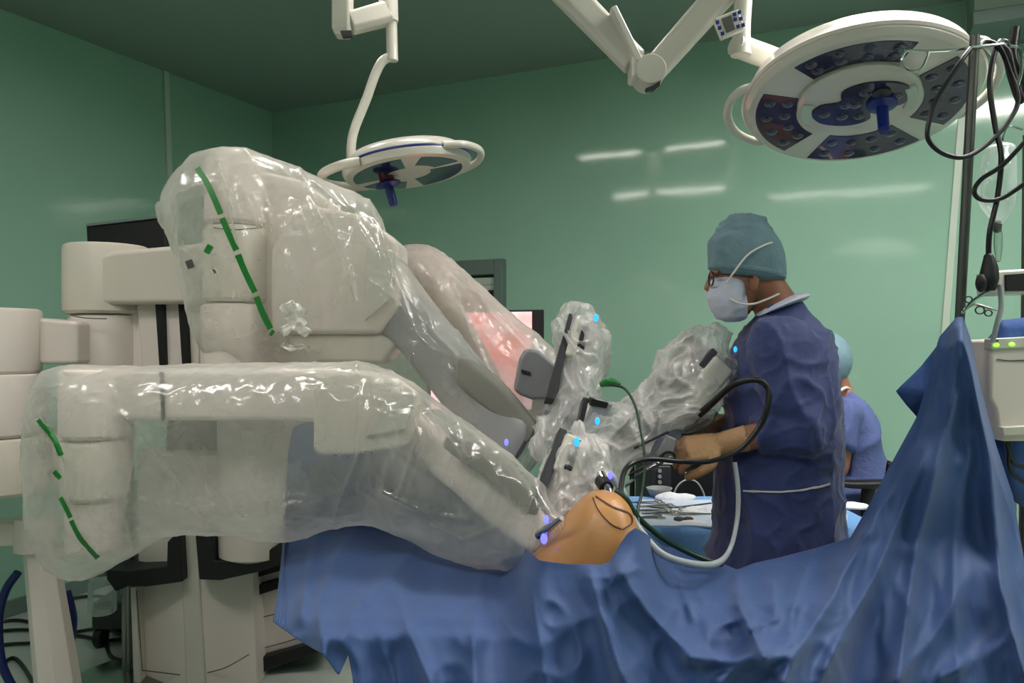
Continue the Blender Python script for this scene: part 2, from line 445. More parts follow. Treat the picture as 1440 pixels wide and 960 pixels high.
# far left arm
a4 = vcyl(-70, 50, 434, 525, 2.75, 'robot_arm', rob)
vcyl(-65, 56, 525, 612, 2.75, 'arm_joint', a4); vcyl(-60, 60, 613, 692, 2.75, 'arm_joint', a4, 'robot_warm')
obj('arm_link', prism([(45, 446), (108, 452), (108, 512), (45, 512)], 2.78, .16), M['robot'], a4, bevel=.015)
obj('arm_link', prism([(20, 600), (90, 612), (110, 640), (110, 680), (20, 690)], 2.85, .12), M['robot'], a4, bevel=.02)

# --- arm in front, low: beam, shoulder, end housing, forearm
a1 = obj('robot_arm', prism([(84, 520), (460, 519), (470, 588), (440, 594), (110, 590)], 2.15, .17), M['robot'], rob, bevel=.018, seg=4)
vcyl(88, 180, 519, 615, 2.2, 'shoulder_joint', a1); vcyl(90, 178, 617, 700, 2.2, 'shoulder_joint', a1, 'robot_warm'); vcyl(96, 168, 700, 775, 2.2, 'shoulder_joint', a1)
obj('strap', prism([(224, 523), (229, 523), (231, 592), (227, 592)], 2.143, .006), M['slot'], a1)
obj('end_housing', prism([(440, 522), (500, 522), (556, 533), (588, 551), (583, 600), (571, 628), (500, 640), (448, 641), (440, 632)], 2.12, .13), M['robot_warm'], a1, bevel=.016, seg=4)
obj('end_face', prism([(514, 614), (549, 548), (578, 554), (570, 604)], 2.105, .03), M['white'], a1, bevel=.004)
seam_line([(442, 612), (470, 614), (503, 612)], 2.138, a1); seam_line([(503, 520), (506, 640)], 2.138, a1, .0012)
obj('catch', prism([(501, 633), (504, 616), (507, 633)], 2.135, .005), M['slot'], a1)
obj('forearm', hloft([(575, 560, 560, 610, 2.25, .05), (625, 608, 610, 665, 2.22, .07), (665, 628, 640, 690, 2.06, .07), (720, 668, 690, 735, 1.92, .06), (765, 720, 740, 770, 1.82, .04)], p=3.5), M['robot'], a1)
obj('forearm_cover', hloft([(640, 608, 628, 632, 1.99, .02), (668, 618, 652, 650, 1.95, .03), (715, 650, 700, 685, 1.86, .03), (745, 682, 732, 712, 1.8, .02)], p=3), M['cover'], a1)
# --- arm behind it, high
a2 = obj('robot_arm', prism([(292, 222), (420, 250), (470, 285), (470, 420), (300, 500)], 2.6, .28), M['robot'], rob, bevel=.03, seg=4)
vcyl(290, 372, 224, 318, 2.59, 'shoulder_joint', a2, 'robot'); vcyl(288, 374, 320, 425, 2.59, 'shoulder_joint', a2, 'robot_warm'); vcyl(285, 376, 428, 520, 2.59, 'shoulder_joint', a2)
seam_line([(300, 320), (330, 323), (368, 320)], 2.48, a2)
obj('end_housing', prism([(420, 285), (505, 300), (560, 338), (562, 430), (532, 470), (380, 470), (380, 350)], 2.5, .24), M['robot'], a2, bevel=.02)
obj('end_face', prism([(512, 452), (515, 345), (552, 352), (552, 418)], 2.47, .02), M['white'], a2, bevel=.005)
obj('lower_joint', prism([(405, 470), (538, 470), (560, 485), (540, 512), (410, 512)], 2.52, .2), M['robot_warm'], a2, bevel=.02)
obj('forearm', hloft([(540, 370, 520, 450, 2.62, .06), (600, 430, 570, 500, 2.55, .07), (680, 510, 640, 590, 2.4, .07), (740, 580, 700, 650, 2.25, .06)], p=3.5), M['grey'], a2)
obj('forearm_cover', hloft([(645, 500, 636, 530, 2.38, .02), (672, 506, 650, 548, 2.34, .03), (715, 545, 700, 588, 2.27, .03), (752, 590, 735, 622, 2.2, .02)], p=3), M['cover'], a2)
# --- third arm, farther
a3 = obj('robot_arm', prism([(545, 352), (622, 352), (640, 372), (640, 470), (560, 480)], 2.95, .2), M['robot'], rob, bevel=.02)
obj('forearm', hloft([(600, 360, 590, 440, 3.0, .06), (650, 430, 620, 500, 2.9, .06), (700, 520, 680, 570, 2.75, .05)], p=3.5), M['robot'], a3)
obj('end_housing', prism([(722, 548), (730, 505), (740, 489), (758, 493), (790, 520), (785, 560), (748, 562), (732, 556)], 2.45, .1), M['grey'], a3, bevel=.012)
obj('slot', prism([(733, 519), (746, 523), (746, 528), (733, 524)], 2.445, .01), M['dark'], a3)

# --- instrument carriages: slim drive units on the rail at the end of each arm
def carriage(top, bot, Yt, Yb, hw, parent, name='instrument_carriage', dark=True):
    a = P(*top, Yt); b = P(*bot, Yb); x, y, z = frame(b - a, V((0, 1, 0)))
    c = (a + b) / 2; L = (b - a).length
    o = obj(name, box(c + y * .02, (hw, .022, L / 2), (x, y, z)), M['grey'], parent, bevel=.008)
    near = -y if y.y > 0 else y
    obj('rail', box(c + near * .012 - x * hw * .9, (hw * .22, .02, L / 2 * .86), (x, y, z)), M['dark'], parent, bevel=.003)
    obj('drive_unit', box(a + z * L * .3 + near * .02, (hw * .75, .02, L * .2), (x, y, z)), M['white'], parent, bevel=.01)
    if dark:
        obj('grip_slot', box(a + z * L * .3 + near * .042, (hw * .22, .004, L * .16), (x, y, z)), M['slot'], parent, bevel=.002)
    return o
def led(px, py, Y, parent, m='blue_led', r=.006, sc=(1, .5, 1.6)):
    p = P(px, py, Y)
    obj('status_light', ball(p, r, sc, u=14, vv=8), M[m], parent)
carriage((825, 447), (790, 585), 2.28, 2.1, .05, a3); led(838, 447, 2.17, a3, r=.007)
carriage((842, 560), (815, 690), 2.05, 1.95, .04, a2); led(840, 592, 1.92, a2)
carriage((812, 610), (765, 745), 1.95, 1.8, .045, a1); led(811, 621, 1.80, a1, r=.007)
obj('carriage_block', prism([(838, 560), (862, 568), (846, 600), (830, 620), (818, 600)], 1.97, .06), M['grey'], a2, bevel=.006)
obj('band', prism([(832, 560), (856, 566), (853, 574), (830, 570)], 1.965, .06), M['slot'], a2, bevel=.002)
carriage((985, 478), (868, 640), 2.22, 2.05, .035, a4); carriage((1022, 500), (905, 645), 2.12, 2.0, .045, a4, dark=False)
obj('grip_slot', tube(pt([(905, 555, 2.1), (990, 492, 2.13)]), .008, n=8), M['slot'], a4)
obj('grip_slot', tube(pt([(940, 562, 2.06), (1005, 512, 2.09)]), .011, n=8), M['slot'], a4)
obj('instrument_housing', prism([(878, 600), (920, 575), (985, 560), (1000, 590), (960, 612), (905, 640)], 2.04, .07), M['grey'], a4, bevel=.01)
led(1034, 491, 2.02, a4, r=.005); led(943, 622, 1.99, a4, r=.006, sc=(1.8, .5, 1))
led(858, 668, 1.78, a1, 'violet_led'); led(768, 730, 1.72, a1, 'violet_led', .006); led(765, 757, 1.71, a1, 'violet_led', .008); led(712, 622, 2.1, a2, 'violet_led', .006)

# ---------------------------------------------------------------- plastic wraps
def soft(amp, s, seed, fine=.0):
    def f(co, n):
        v = noise.noise(co * s + V((seed, 0, 0))) * amp
        v += (ridge(co, s * 1.6, seed) ** 3) * amp * .5
        if fine: v += (ridge(co, s * 5, seed + 5) ** 2) * fine
        return v
    return f
def seg_dist(x, y, pl):
    best = 1e9
    for (ax, ay), (bx_, by_) in zip(pl, pl[1:]):
        dx, dy = bx_ - ax, by_ - ay; t = max(0, min(1, ((x - ax) * dx + (y - ay) * dy) / (dx * dx + dy * dy)))
        d = math.hypot(x - ax - dx * t, y - ay - dy * t)
        if d < best: best = d
    return best
def fold(wd, lines, s, seed, amp=.014, base=.007):
    g = soft(base, s, seed, .002)
    def f(co, n):
        v = g(co, n)
        px, py = 720 + co.x / co.y * F, 480 - (co.z - EYE) / co.y * F
        if n.y > .5: return v
        for i, l in enumerate(lines):
            if not (min(p[0] for p in l) - 20 < px < max(p[0] for p in l) + 20): continue
            q = seg_dist(px, py, l)
            if q < wd * 6: v += amp * (.6 + .4 * math.sin(i * 2.3)) * math.exp(-q / wd) * (1 if n.y < .3 else .3)
        return v
    return f
wraps = 'milky plastic wraps over the robot arms'
W1 = tag(obj('plastic_wrap', hloft([(52, 590, 60, 690, 2.2, .05), (62, 562, 70, 765, 2.2, .11), (84, 517, 100, 800, 2.22, .17), (130, 515, 135, 806, 2.22, .19), (190, 515, 192, 776, 2.22, .2),
    (250, 514, 250, 748, 2.2, .2), (330, 513, 330, 745, 2.2, .19), (420, 511, 410, 755, 2.2, .18), (500, 509, 475, 738, 2.2, .18), (545, 524, 525, 732, 2.2, .18),
    (590, 548, 575, 752, 2.12, .16), (640, 585, 635, 782, 2.04, .14), (700, 628, 695, 796, 1.93, .11), (750, 672, 745, 790, 1.84, .09), (783, 720, 775, 768, 1.78, .05)],
    k=18, n=280, p=2.8, capk=.4, disp=fold(3.2, [[(500, 512), (506, 560), (505, 640), (480, 700), (470, 735)], [(170, 580), (230, 640), (275, 700), (290, 735)], [(150, 530), (200, 640), (250, 700), (340, 745)], [(270, 650), (320, 700), (345, 725)], [(545, 525), (600, 570), (660, 610), (720, 650), (765, 690)], [(400, 720), (460, 727), (500, 720)], [(640, 600), (655, 640)], [(600, 580), (640, 625), (655, 640)], [(580, 560), (590, 620), (560, 700)], [(540, 690), (600, 720), (660, 730)], [(700, 740), (650, 760), (620, 745)], [(60, 580), (90, 640), (100, 700), (140, 780)], [(195, 640), (180, 720), (190, 770)], [(560, 640), (640, 700), (700, 770)]], 5, 1)), M['film'], angle=180),
    'milky plastic wrap over the low front arm, hanging in front of the column', 'plastic wrap', wraps)
W2 = tag(obj('plastic_wrap', hloft([(229, 283, 236, 325, 2.62, .05), (248, 258, 259, 366, 2.62, .12), (274, 233, 279, 398, 2.63, .17), (291, 218, 300, 500, 2.64, .2), (345, 213, 345, 520, 2.64, .22), (400, 230, 390, 540, 2.64, .22),
    (470, 261, 440, 560, 2.62, .21), (520, 288, 470, 580, 2.6, .2), (550, 345, 510, 600, 2.58, .17), (620, 440, 575, 640, 2.52, .14), (700, 540, 640, 660, 2.4, .12), (765, 605, 700, 690, 2.28, .08)],
    k=18, n=280, p=2.8, capk=.3, disp=fold(3.4, [[(345, 213), (372, 260), (392, 340)], [(340, 260), (365, 310), (375, 330)], [(395, 230), (430, 310), (450, 400), (455, 470)], [(420, 240), (455, 310), (490, 380), (500, 430)], [(440, 255), (490, 300), (530, 360)], [(470, 262), (520, 330), (560, 400), (610, 470)], [(515, 285), (545, 360), (580, 460), (585, 520)], [(548, 350), (600, 420), (650, 480), (690, 520), (740, 590)], [(500, 290), (490, 380), (470, 440)], [(310, 230), (330, 300), (340, 360)], [(240, 290), (252, 330), (270, 345)], [(375, 300), (410, 380), (440, 420)], [(600, 440), (610, 470), (640, 500)], [(290, 490), (330, 480), (375, 460)], [(640, 470), (660, 520), (690, 560)], [(560, 420), (570, 480), (600, 560)]], 4, 4)), M['film'], angle=180),
    'milky plastic wrap over the highest arm with a dashed green band', 'plastic wrap', wraps)
W3 = tag(obj('plastic_wrap', hloft([(560, 348, 560, 470, 3.0, .12), (600, 346, 590, 480, 3.0, .14), (632, 362, 600, 500, 2.98, .14), (690, 415, 640, 540, 2.9, .12), (740, 460, 680, 580, 2.78, .1), (785, 500, 720, 610, 2.62, .07), (800, 560, 760, 620, 2.5, .05)],
    k=16, n=180, p=2.4, disp=fold(3, [[(600, 350), (650, 400), (700, 440), (760, 500)], [(640, 380), (690, 440), (740, 490)], [(575, 352), (600, 420), (610, 470)], [(640, 400), (660, 460), (690, 530)]], 7, 9)), M['film_pink'], angle=180),
    'milky plastic wrap on the farther arm in front of the pink screen', 'plastic wrap', wraps)
def crumple(st, seed, lab, amp=.018, n=170, k=16):
    a_ = (P(st[0][0], st[0][1], st[0][4]) + P(st[0][2], st[0][3], st[0][4])) / 2; b_ = (P(st[-1][0], st[-1][1], st[-1][4]) + P(st[-1][2], st[-1][3], st[-1][4])) / 2
    ax = (b_ - a_).normalized()
    def f(co, nn):
        q = co - ax * co.dot(ax) * .5
        q = q + V((noise.noise(co * 9), noise.noise(co * 9 + V((5, 0, 0))), noise.noise(co * 9 + V((0, 7, 0))))) * .05
        return noise.noise(co * 8 + V((seed, 0, 0))) * amp + ridge(q, 9, seed) ** 3 * amp * .9 + ridge(q, 21, seed + 3) ** 3 * amp * .6 + ridge(q, 44, seed + 6) ** 3 * amp * .2 - amp * .5
    return tag(obj('plastic_wrap', hloft(st, k=k, n=n, p=2.2, disp=f), M['film_c'], angle=180), lab, 'plastic wrap', wraps)
crumple([(790, 440, 842, 442, 2.28, .04), (783, 470, 856, 470, 2.26, .07), (782, 505, 852, 515, 2.22, .075), (778, 545, 848, 560, 2.16, .075), (760, 590, 838, 600, 2.12, .07), (750, 630, 826, 640, 2.08, .05)], 3,
        'crumpled clear wrap standing upright around the farthest instrument drive')
crumple([(800, 606, 828, 604, 1.94, .03), (775, 630, 850, 625, 1.92, .06), (762, 665, 862, 668, 1.9, .075), (756, 700, 850, 705, 1.87, .07), (758, 735, 815, 732, 1.84, .05), (764, 755, 790, 750, 1.82, .03)], 11,
        'crumpled clear wrap around the lowest instrument drive above the bare skin', .016)
crumple([(962, 470, 1020, 478, 2.18, .04), (930, 495, 1034, 520, 2.14, .075), (900, 535, 1020, 560, 2.1, .075), (868, 560, 985, 590, 2.06, .07), (848, 575, 925, 612, 2.02, .065), (822, 600, 892, 640, 1.98, .06), (812, 630, 866, 672, 1.95, .04)], 21,
        'crumpled clear wrap on the instrument drives pointing at the surgeon', .018)
t2 = bvh(W2)
for q in ([(278, 237), (294, 262), (311, 301)], [(313, 307), (322, 328), (333, 352)], [(335, 358), (346, 384), (359, 411)], [(361, 417), (370, 440), (381, 462)], [(381, 466), (385, 469)]):
    obj('green_band', strip(t2, q, 4.2), M['green_tape'], W2)
obj('green_tab', strip(t2, [(297, 345), (293, 352), (291, 356)], 4.5), M['green_tape'], W2)
obj('grey_tab', strip(t2, [(266, 366), (270, 377)], 5), M['seam'], W2)
obj('clip', strip(t2, [(300, 378), (306, 386)], 4), M['white'], W2); obj('clip_hole', strip(t2, [(301, 379), (304, 384)], 1.5, off=.006), M['seam'], W2)
t1 = bvh(W1)
for q in ([(55, 590), (66, 603), (78, 618), (87, 640)], [(77, 662), (86, 672)], [(86, 699), (93, 712), (100, 727)], [(101, 731), (114, 756), (138, 783)]):
    obj('green_band', strip(t1, q, 3.2), M['green_tape'], W1)
# bunched shiny tape where the high wrap is gathered
gb = NB()
for l, w_ in (([(398, 468), (414, 458), (426, 462), (437, 470)], 6), ([(400, 484), (414, 488), (432, 484)], 4), ([(398, 438), (412, 430), (428, 442)], 7), ([(404, 452), (418, 447), (430, 455)], 5)):
    b = strip(t2, l, w_, thick=.006, off=.014)
    if b.verts:
        me_ = bpy.data.meshes.new('x'); b.to_mesh(me_); gb.from_mesh(me_)
    b.free()
bmesh.ops.subdivide_edges(gb, edges=gb.edges, cuts=2, use_grid_fill=True)
for v in gb.verts: v.co += noise.noise_vector(v.co * 45) * .008
obj('gathered_tape', gb, mat('tape_shiny', (215, 215, 205), .12, coat=1, bump=.8, bscale=50), W2, angle=180)
# ---------------------------------------------------------------- blue surgical drape
CREASE = [  # (polyline px, amplitude m, width px)
    ([(829, 800), (845, 860), (880, 960), (900, 1040)], .030, 16), ([(870, 800), (910, 860), (969, 920)], .03, 20),
    ([(969, 925), (1030, 930), (1105, 922)], .022, 14), ([(1035, 800), (1040, 850), (1054, 882), (1075, 925)], .038, 12),
    ([(1212, 750), (1170, 840), (1116, 925), (1100, 960)], .035, 22), ([(1300, 640), (1235, 800), (1160, 940)], .03, 30),
    ([(1350, 460), (1340, 560), (1290, 760), (1262, 960)], .035, 26), ([(1352, 460), (1390, 640), (1408, 830), (1425, 893), (1440, 950)], .03, 16),
    ([(1425, 893), (1375, 925), (1322, 952)], .02, 9), ([(1085, 820), (1090, 870), (1054, 884)], .018, 12),
    ([(593, 761), (550, 810), (505, 850), (480, 900)], .03, 24), ([(447, 750), (435, 800), (424, 870)], .028, 14), ([(500, 745), (470, 790), (450, 850), (455, 930)], .03, 18),
    ([(556, 830), (580, 900), (605, 960), (615, 1040)], .028, 20), ([(680, 800), (665, 880), (668, 960), (670, 1050)], .028, 28), ([(740, 810), (760, 900), (770, 980)], .022, 22),
    ([(940, 780), (960, 830), (975, 870)], .014, 12), ([(985, 840), (1000, 880), (1045, 870)], .012, 10), ([(900, 800), (860, 812), (830, 812)], .010, 8),
    ([(1140, 780), (1120, 830), (1110, 890)], .016, 12), ([(1010, 960), (1060, 920), (1110, 905)], .02, 14), ([(1180, 900), (1150, 960)], .015, 14), ([(1380, 560), (1345, 700), (1340, 860), (1350, 960)], .016, 24)]
def seg_dist(x, y, pl):
    best = 1e9
    for (ax, ay), (bx_, by_) in zip(pl, pl[1:]):
        dx, dy = bx_ - ax, by_ - ay; t = max(0, min(1, ((x - ax) * dx + (y - ay) * dy) / (dx * dx + dy * dy)))
        d = math.hypot(x - ax - dx * t, y - ay - dy * t)
        if d < best: best = d
    return best
def interp(tab, x):
    if x <= tab[0][0]: return tab[0][1]
    for (a, b), (c, d) in zip(tab, tab[1:]):
        if x <= c: return b + (d - b) * (x - a) / (c - a)
    return tab[-1][1]
TOP = [(384, 872), (392, 822), (400, 735), (404, 640), (412, 600), (440, 590), (520, 600), (600, 630), (680, 690), (720, 755), (760, 788), (800, 793), (845, 794), (858, 790), (870, 768), (882, 750), (893, 742), (905, 748), (930, 766), (1000, 786), (1036, 801), (1060, 792), (1100, 783), (1150, 770), (1196, 756), (1225, 705), (1250, 658), (1290, 585), (1310, 520), (1320, 475), (1345, 446), (1354, 446), (1366, 480), (1380, 550), (1400, 625), (1425, 700), (1440, 790), (1475, 960), (1500, 1100)]
BOT = [(384, 874), (420, 900), (455, 920), (476, 950), (490, 920), (497, 960), (510, 1150), (560, 1500), (700, 1560), (1500, 1560)]
def depthY(x, y, yt):
    right = max(0, min(1, (x - 1100) / 130)); right = right * right * (3 - 2 * right)
    tab1 = [(700, 1.98), (752, 1.95), (790, 1.84), (850, 1.63), (900, 1.52), (960, 1.46), (1560, 1.36)]
    y1 = interp(tab1, y)
    tab2 = [(440, 1.86), (600, 1.84), (760, 1.78), (850, 1.68), (960, 1.58), (1560, 1.42)]
    y2 = interp(tab2, y)
    lf = max(0, min(1, (790 - x) / 110)); tabl = [(640, 2.5), (742, 2.4), (780, 2.1), (840, 1.77), (870, 1.63), (895, 1.55), (960, 1.49), (1560, 1.36)]
    y1 = y1 * (1 - lf) + interp(tabl, y) * lf
    if x < 470: y1 += (470 - x) / 86 * .10
    near = max(0, min(1, (x - 700) / 70)) * max(0, min(1, (965 - x) / 75)); near = near * near * (3 - 2 * near)
    y1 = y1 * (1 - near) + min(y1, interp([(740, 1.60), (800, 1.57), (850, 1.54), (960, 1.46), (1560, 1.36)], y)) * near
    return y1 * (1 - right) + y2 * right
def drape_pt(x, y, yt):
    Y = depthY(x, y, yt)
    fade = min(1, (y - yt) / 40 + .15)
    d = 0
    for pl, amp, w_ in CREASE:
        q = seg_dist(x, y, pl)
        if q < w_ * 3: d += amp * 1.7 * math.exp(-q / w_ / .75)
    hang = max(0, min(1, (y - 840) / 120))
    d += hang * .016 * math.sin(x / 33 + 2.2 * noise.noise(V((x / 190, y / 400, 2)))) * (.6 + .4 * noise.noise(V((x / 80, 0, 5))))
    d += .012 * noise.noise(V((x / 60, y / 90, 1))) + .016 * ridge(V((x / 130 + y / 300, y / 240 - x / 400, 4)), 1.3, 2) ** 1.6 + .009 * ridge(V((x / 80 - y / 160, y / 130 + x / 200, 9)), 1.4, 6) ** 2
    return P(x, y, Y - d * fade * 1.1)
bm = NB(); cols = []
xs = [384 + i * 3.2 for i in range(int((1500 - 384) / 3.2) + 1)]
NR = 190
for x in xs:
    yt, yb = interp(TOP, x), interp(BOT, x); col = []
    for j in range(NR + 1):
        y = yt + (1560 - yt) * ((j / NR) ** 1.3)
        col.append((bm.verts.new(drape_pt(x, min(y, yb), yt)), y < yb))
    cols.append(col)
for a, b in zip(cols, cols[1:]):
    for j in range(NR):
        if a[j][1] or b[j][1]: bm.faces.new((a[j][0], a[j + 1][0], b[j + 1][0], b[j][0]))
bmesh.ops.delete(bm, geom=[v for v in bm.verts if not v.link_faces], context='VERTS')
bmesh.ops.dissolve_degenerate(bm, dist=.0004, edges=bm.edges[:])
for _ in range(1): bmesh.ops.smooth_vert(bm, verts=[v for v in bm.verts if not v.is_boundary], factor=.5, use_axis_x=True, use_axis_y=True, use_axis_z=True)
bmesh.ops.recalc_face_normals(bm, faces=bm.faces)
D = obj('surgical_drape', bm, M['drape'], angle=180)
md = D.modifiers.new('thick', 'SOLIDIFY'); md.thickness = .0015; md.offset = 0
tag(D, 'large creased blue drape covering the operating table, its peak hung on a metal pole', 'drape')
# turned-back corner of the raised screen
def flat_cloth(poly, Y, name, lab, m, bend=.03, thick=.003, parent=None):
    B = NB(); cx = sum(p[0] for p in poly) / len(poly); cy = sum(p[1] for p in poly) / len(poly)
    c = B.verts.new(P(cx, cy, Y - bend)); vs = [B.verts.new(P(x, y, Y + (.5 * bend if i % 2 else -.3 * bend))) for i, (x, y) in enumerate(poly)]
    for i in range(len(vs)): B.faces.new((c, vs[i], vs[(i + 1) % len(vs)]))
    bmesh.ops.subdivide_edges(B, edges=B.edges, cuts=5, use_grid_fill=True)
    for v in B.verts: v.co.y += noise.noise(v.co * 9) * .012
    bmesh.ops.recalc_face_normals(B, faces=B.faces)
    o = obj(name, B, m, parent, angle=180); s = o.modifiers.new('t', 'SOLIDIFY'); s.thickness = thick
    return tag(o, lab, 'drape') if lab else o
cn = flat_cloth([(1262, 550), (1300, 508), (1340, 462), (1345, 560), (1310, 640), (1293, 590), (1275, 568)], 1.92, 'drape_corner', None, M['drape_dk'], parent=D)
cn['label'] = 'darker turned-back corner of the drape'
flat_cloth([(1378, 520), (1384, 480), (1408, 450), (1445, 446), (1480, 470), (1480, 740), (1420, 700), (1396, 620)], 2.02, 'surgical_drape', 'smaller dark blue drape hanging behind the white pump box', M['drape_dk'])

# ---------------------------------------------------------------- operating table and patient under the drape
ot = thing('operating_table', 'operating table hidden beneath the large creased blue drape', 'operating table', (.45, 1.74, 0))
obj('table_top', box((.52, 1.80, .68), (.76, .17, .04)), M['dark'], ot, bevel=.02)
obj('pedestal', box((.45, 1.76, .34), (.16, .12, .31)), M['metal'], ot, bevel=.02)
obj('foot_plate', box((.45, 1.76, .04), (.4, .2, .035)), M['metal'], ot, bevel=.02)
pb = NB()
def S(x, z, hy, hz, y=1.80): return (V((x, y, z)), V((0, 0, hz)), V((0, hy, 0)))
loft([S(-.22, .80, .13, .07), S(-.05, .82, .13, .08), S(.04, .87, .14, .12, 1.77), S(.10, .91, .145, .16, 1.76), S(.15, .93, .145, .20, 1.75), S(.20, .945, .145, .215, 1.75), S(.25, .94, .14, .205, 1.75), S(.285, .92, .13, .16, 1.76), S(.32, .85, .12, .1, 1.78), S(.42, .80, .12, .075), S(.75, .79, .12, .07), S(.9, .79, .11, .06), S(1.0, .78, .06, .05)], k=6, n=60, bm=pb, p=3.2)
ball((1.16, 1.80, .83), .095, (1.15, .8, 1), bm=pb, u=28, vv=18)
for s in (-1, 1):
    add_tube(pb, [(-.12, 1.80 + s * .07, .80), (-.26, 1.80 + s * .08, .80), (-.29, 1.80 + s * .08, .70), (-.28, 1.80 + s * .08, .40)], [.07, .055, .05, .04])
    add_tube(pb, [(.95, 1.80 + s * .10, .78), (.7, 1.80 + s * .13, .75), (.45, 1.80 + s * .13, .75)], [.045, .035, .03])
pat = remesh(pb, .012, 'person', M['iodine'], smooth_it=4, disp=lambda co, n: noise.noise(co * 7) * .014)
tag(pat, 'draped patient lying on the operating table, a bare patch of orange-painted skin showing', 'person')
tp = bvh(pat)
mk = NB()
for q in ([(834, 700), (842, 718), (858, 736), (874, 744)], [(838, 698), (860, 712), (884, 722), (888, 735), (876, 744)]):
    b = strip(tp, q, .9, off=.002)
    if b.verts:
        me_ = bpy.data.meshes.new('x'); b.to_mesh(me_); mk.from_mesh(me_)
    b.free()
if mk.verts: obj('ink_mark', mk, M['ink'], pat)

# ---------------------------------------------------------------- standing surgeon
sg = thing('person', 'standing surgeon in navy gown, teal cap and white mask, arms held out over the drape', 'person', (V((X(1090, 2.15), 2.15, 0))))
def SV(xl, xr, y, Y, hd, dy=0):      # horizontal body section at picture height y
    a = P(xl, y, Y); b = P(xr, y, Y); return ((a + b) / 2, (a - b) / 2, V((0, hd, 0)))
bb = NB(); YS = 2.15
# trunk and legs
loft([SV(1085, 1125, 430, YS, .05), SV(1066, 1140, 455, YS, .13), SV(1055, 1150, 490, YS, .17), SV(1050, 1155, 560, YS, .16), SV(1035, 1150, 640, YS, .15), SV(1030, 1150, 700, YS, .16), SV(1035, 1150, 780, YS, .15)][::-1], bm=bb, k=4)
for s in (-1, 1):
    YL = YS + s * .1
    add_tube(bb, [P(1090, 780, YL), P(1088, 960, YL), P(1092, 1180, YL), P(1098, 1215, YL)], [.085, .062, .042, .04], n=16)
    loft([(P(1100, 1228, YL), V((0, 0, .03)), V((0, .035, 0))), (P(1060, 1230, YL), V((0, 0, .03)), V((0, .045, 0))), (P(1025, 1234, YL), V((0, 0, .015)), V((0, .035, 0)))], bm=bb, k=3, n=16)
# neck and head, facing left and a little down
loft([(P(1100, 445, YS), V((.062, 0, .02)), V((0, .065, 0))), (P(1085, 420, YS), V((.056, 0, .02)), V((0, .058, 0))), (P(1068, 395, YS), V((.055, 0, .02)), V((0, .058, 0)))], bm=bb, k=4, n=24)
rt = Matrix.Rotation(math.radians(-10), 3, 'Y')
ball(P(1048, 366, YS), .096, (.98, .78, 1.08), bm=bb, u=32, vv=24, rot=rt)
loft([(P(1052, 375, YS), V((.088, 0, 0)), V((0, .07, 0))), (P(1040, 405, YS), V((.076, 0, .01)), V((0, .062, 0))), (P(1036, 430, YS), V((.050, 0, .01)), V((0, .045, 0)))], bm=bb, k=4, n=28)
add_tube(bb, [P(1004, 382, YS), P(998, 398, YS), P(995, 409, YS)], [.008, .011, .012], n=12)                       # nose
ball(P(1006, 422, YS), .016, (.6, 1.3, .5), bm=bb); ball(P(1014, 434, YS), .018, (.8, 1.1, .8), bm=bb)                # lips, chin
ball(P(1060, 396, YS - .074), .02, (.75, .35, 1.4), bm=bb); ball(P(1060, 396, YS + .074), .02, (.75, .35, 1.4), bm=bb)  # ears
for s in (-1, 1): ball(P(1006, 383, YS + s * .03), .012, (1, 1.4, .6), bm=bb)
# arms: near arm bent forward, far arm behind it
def arm(sh, el, wr, bm, r=(.04, .040, .036, .026)):
    add_tube(bm, [sh, (sh + el) / 2, el, (el * .6 + wr * .4), wr], [r[0], r[1], r[2] + .002, r[2], r[3]], n=16)
nsh, nel, nwr = P(1108, 485, 2.0), P(1120, 600, 1.95), P(1012, 624, 2.0)
fsh, fel, fwr = P(1085, 490, 2.32), P(1075, 600, 2.36), P(1005, 596, 2.2)
arm(nsh + (nel - nsh) * .12, nel, nwr, bb); arm(fsh + (fel - fsh) * .12, fel, fwr, bb)
def hand(bm, wr, d, up, side, curl, s=1.0):
    """palm from the wrist along d, fingers bending towards 'up*-1', thumb on 'side'"""
    d = d.normalized(); up = up.normalized(); lat = d.cross(up).normalized() * side
    pe = wr + d * .085 * s
    loft([(wr - d * .005, lat * .026 * s, up * .019 * s), (wr + d * .04 * s, lat * .036 * s, up * .016 * s), (pe, lat * .040 * s, up * .013 * s)], bm=bm, k=4, n=20, p=2.6)
    for i, (o_, ln, r) in enumerate(((.029, .072, .0088), (.010, .080, .0092), (-.010, .074, .0088), (-.029, .058, .0078))):
        b0 = pe + lat * o_ * s - d * .012; a = 0; p = b0; pts = [p]
        for q, cu in ((.42, curl[0]), (.32, curl[1]), (.26, curl[2])):
            a += cu
            p = p + (d * math.cos(a) - up * math.sin(a)) * ln * q * s + lat * o_ * .06
            pts.append(p)
        add_tube(bm, pts, [r * s, r * s * .98, r * s * .92, r * s * .8], k=4, n=10)
    b0 = wr + d * .025 * s + lat * .026 * s
    add_tube(bm, [b0, b0 + (d * .6 + lat * .65 - up * .3) * .035 * s, b0 + (d * .95 + lat * .45 - up * .6) * .058 * s, b0 + (d * 1.1 + lat * .2 - up * .8) * .074 * s], [.014 * s, .0125 * s, .011 * s, .009 * s], k=4, n=10)
hd_ = P(948, 636, 1.98) - nwr
hand(bb, nwr, hd_, V((-.15, -.75, .65)), -1, (.35, .55, .5))
hd2 = P(960, 612, 2.12) - fwr
hand(bb, fwr, hd2, V((0, .2, 1)), 1, (.5, .7, .5))
body = remesh(bb, .0042, 'body', M['skin'], sg, smooth_it=2)
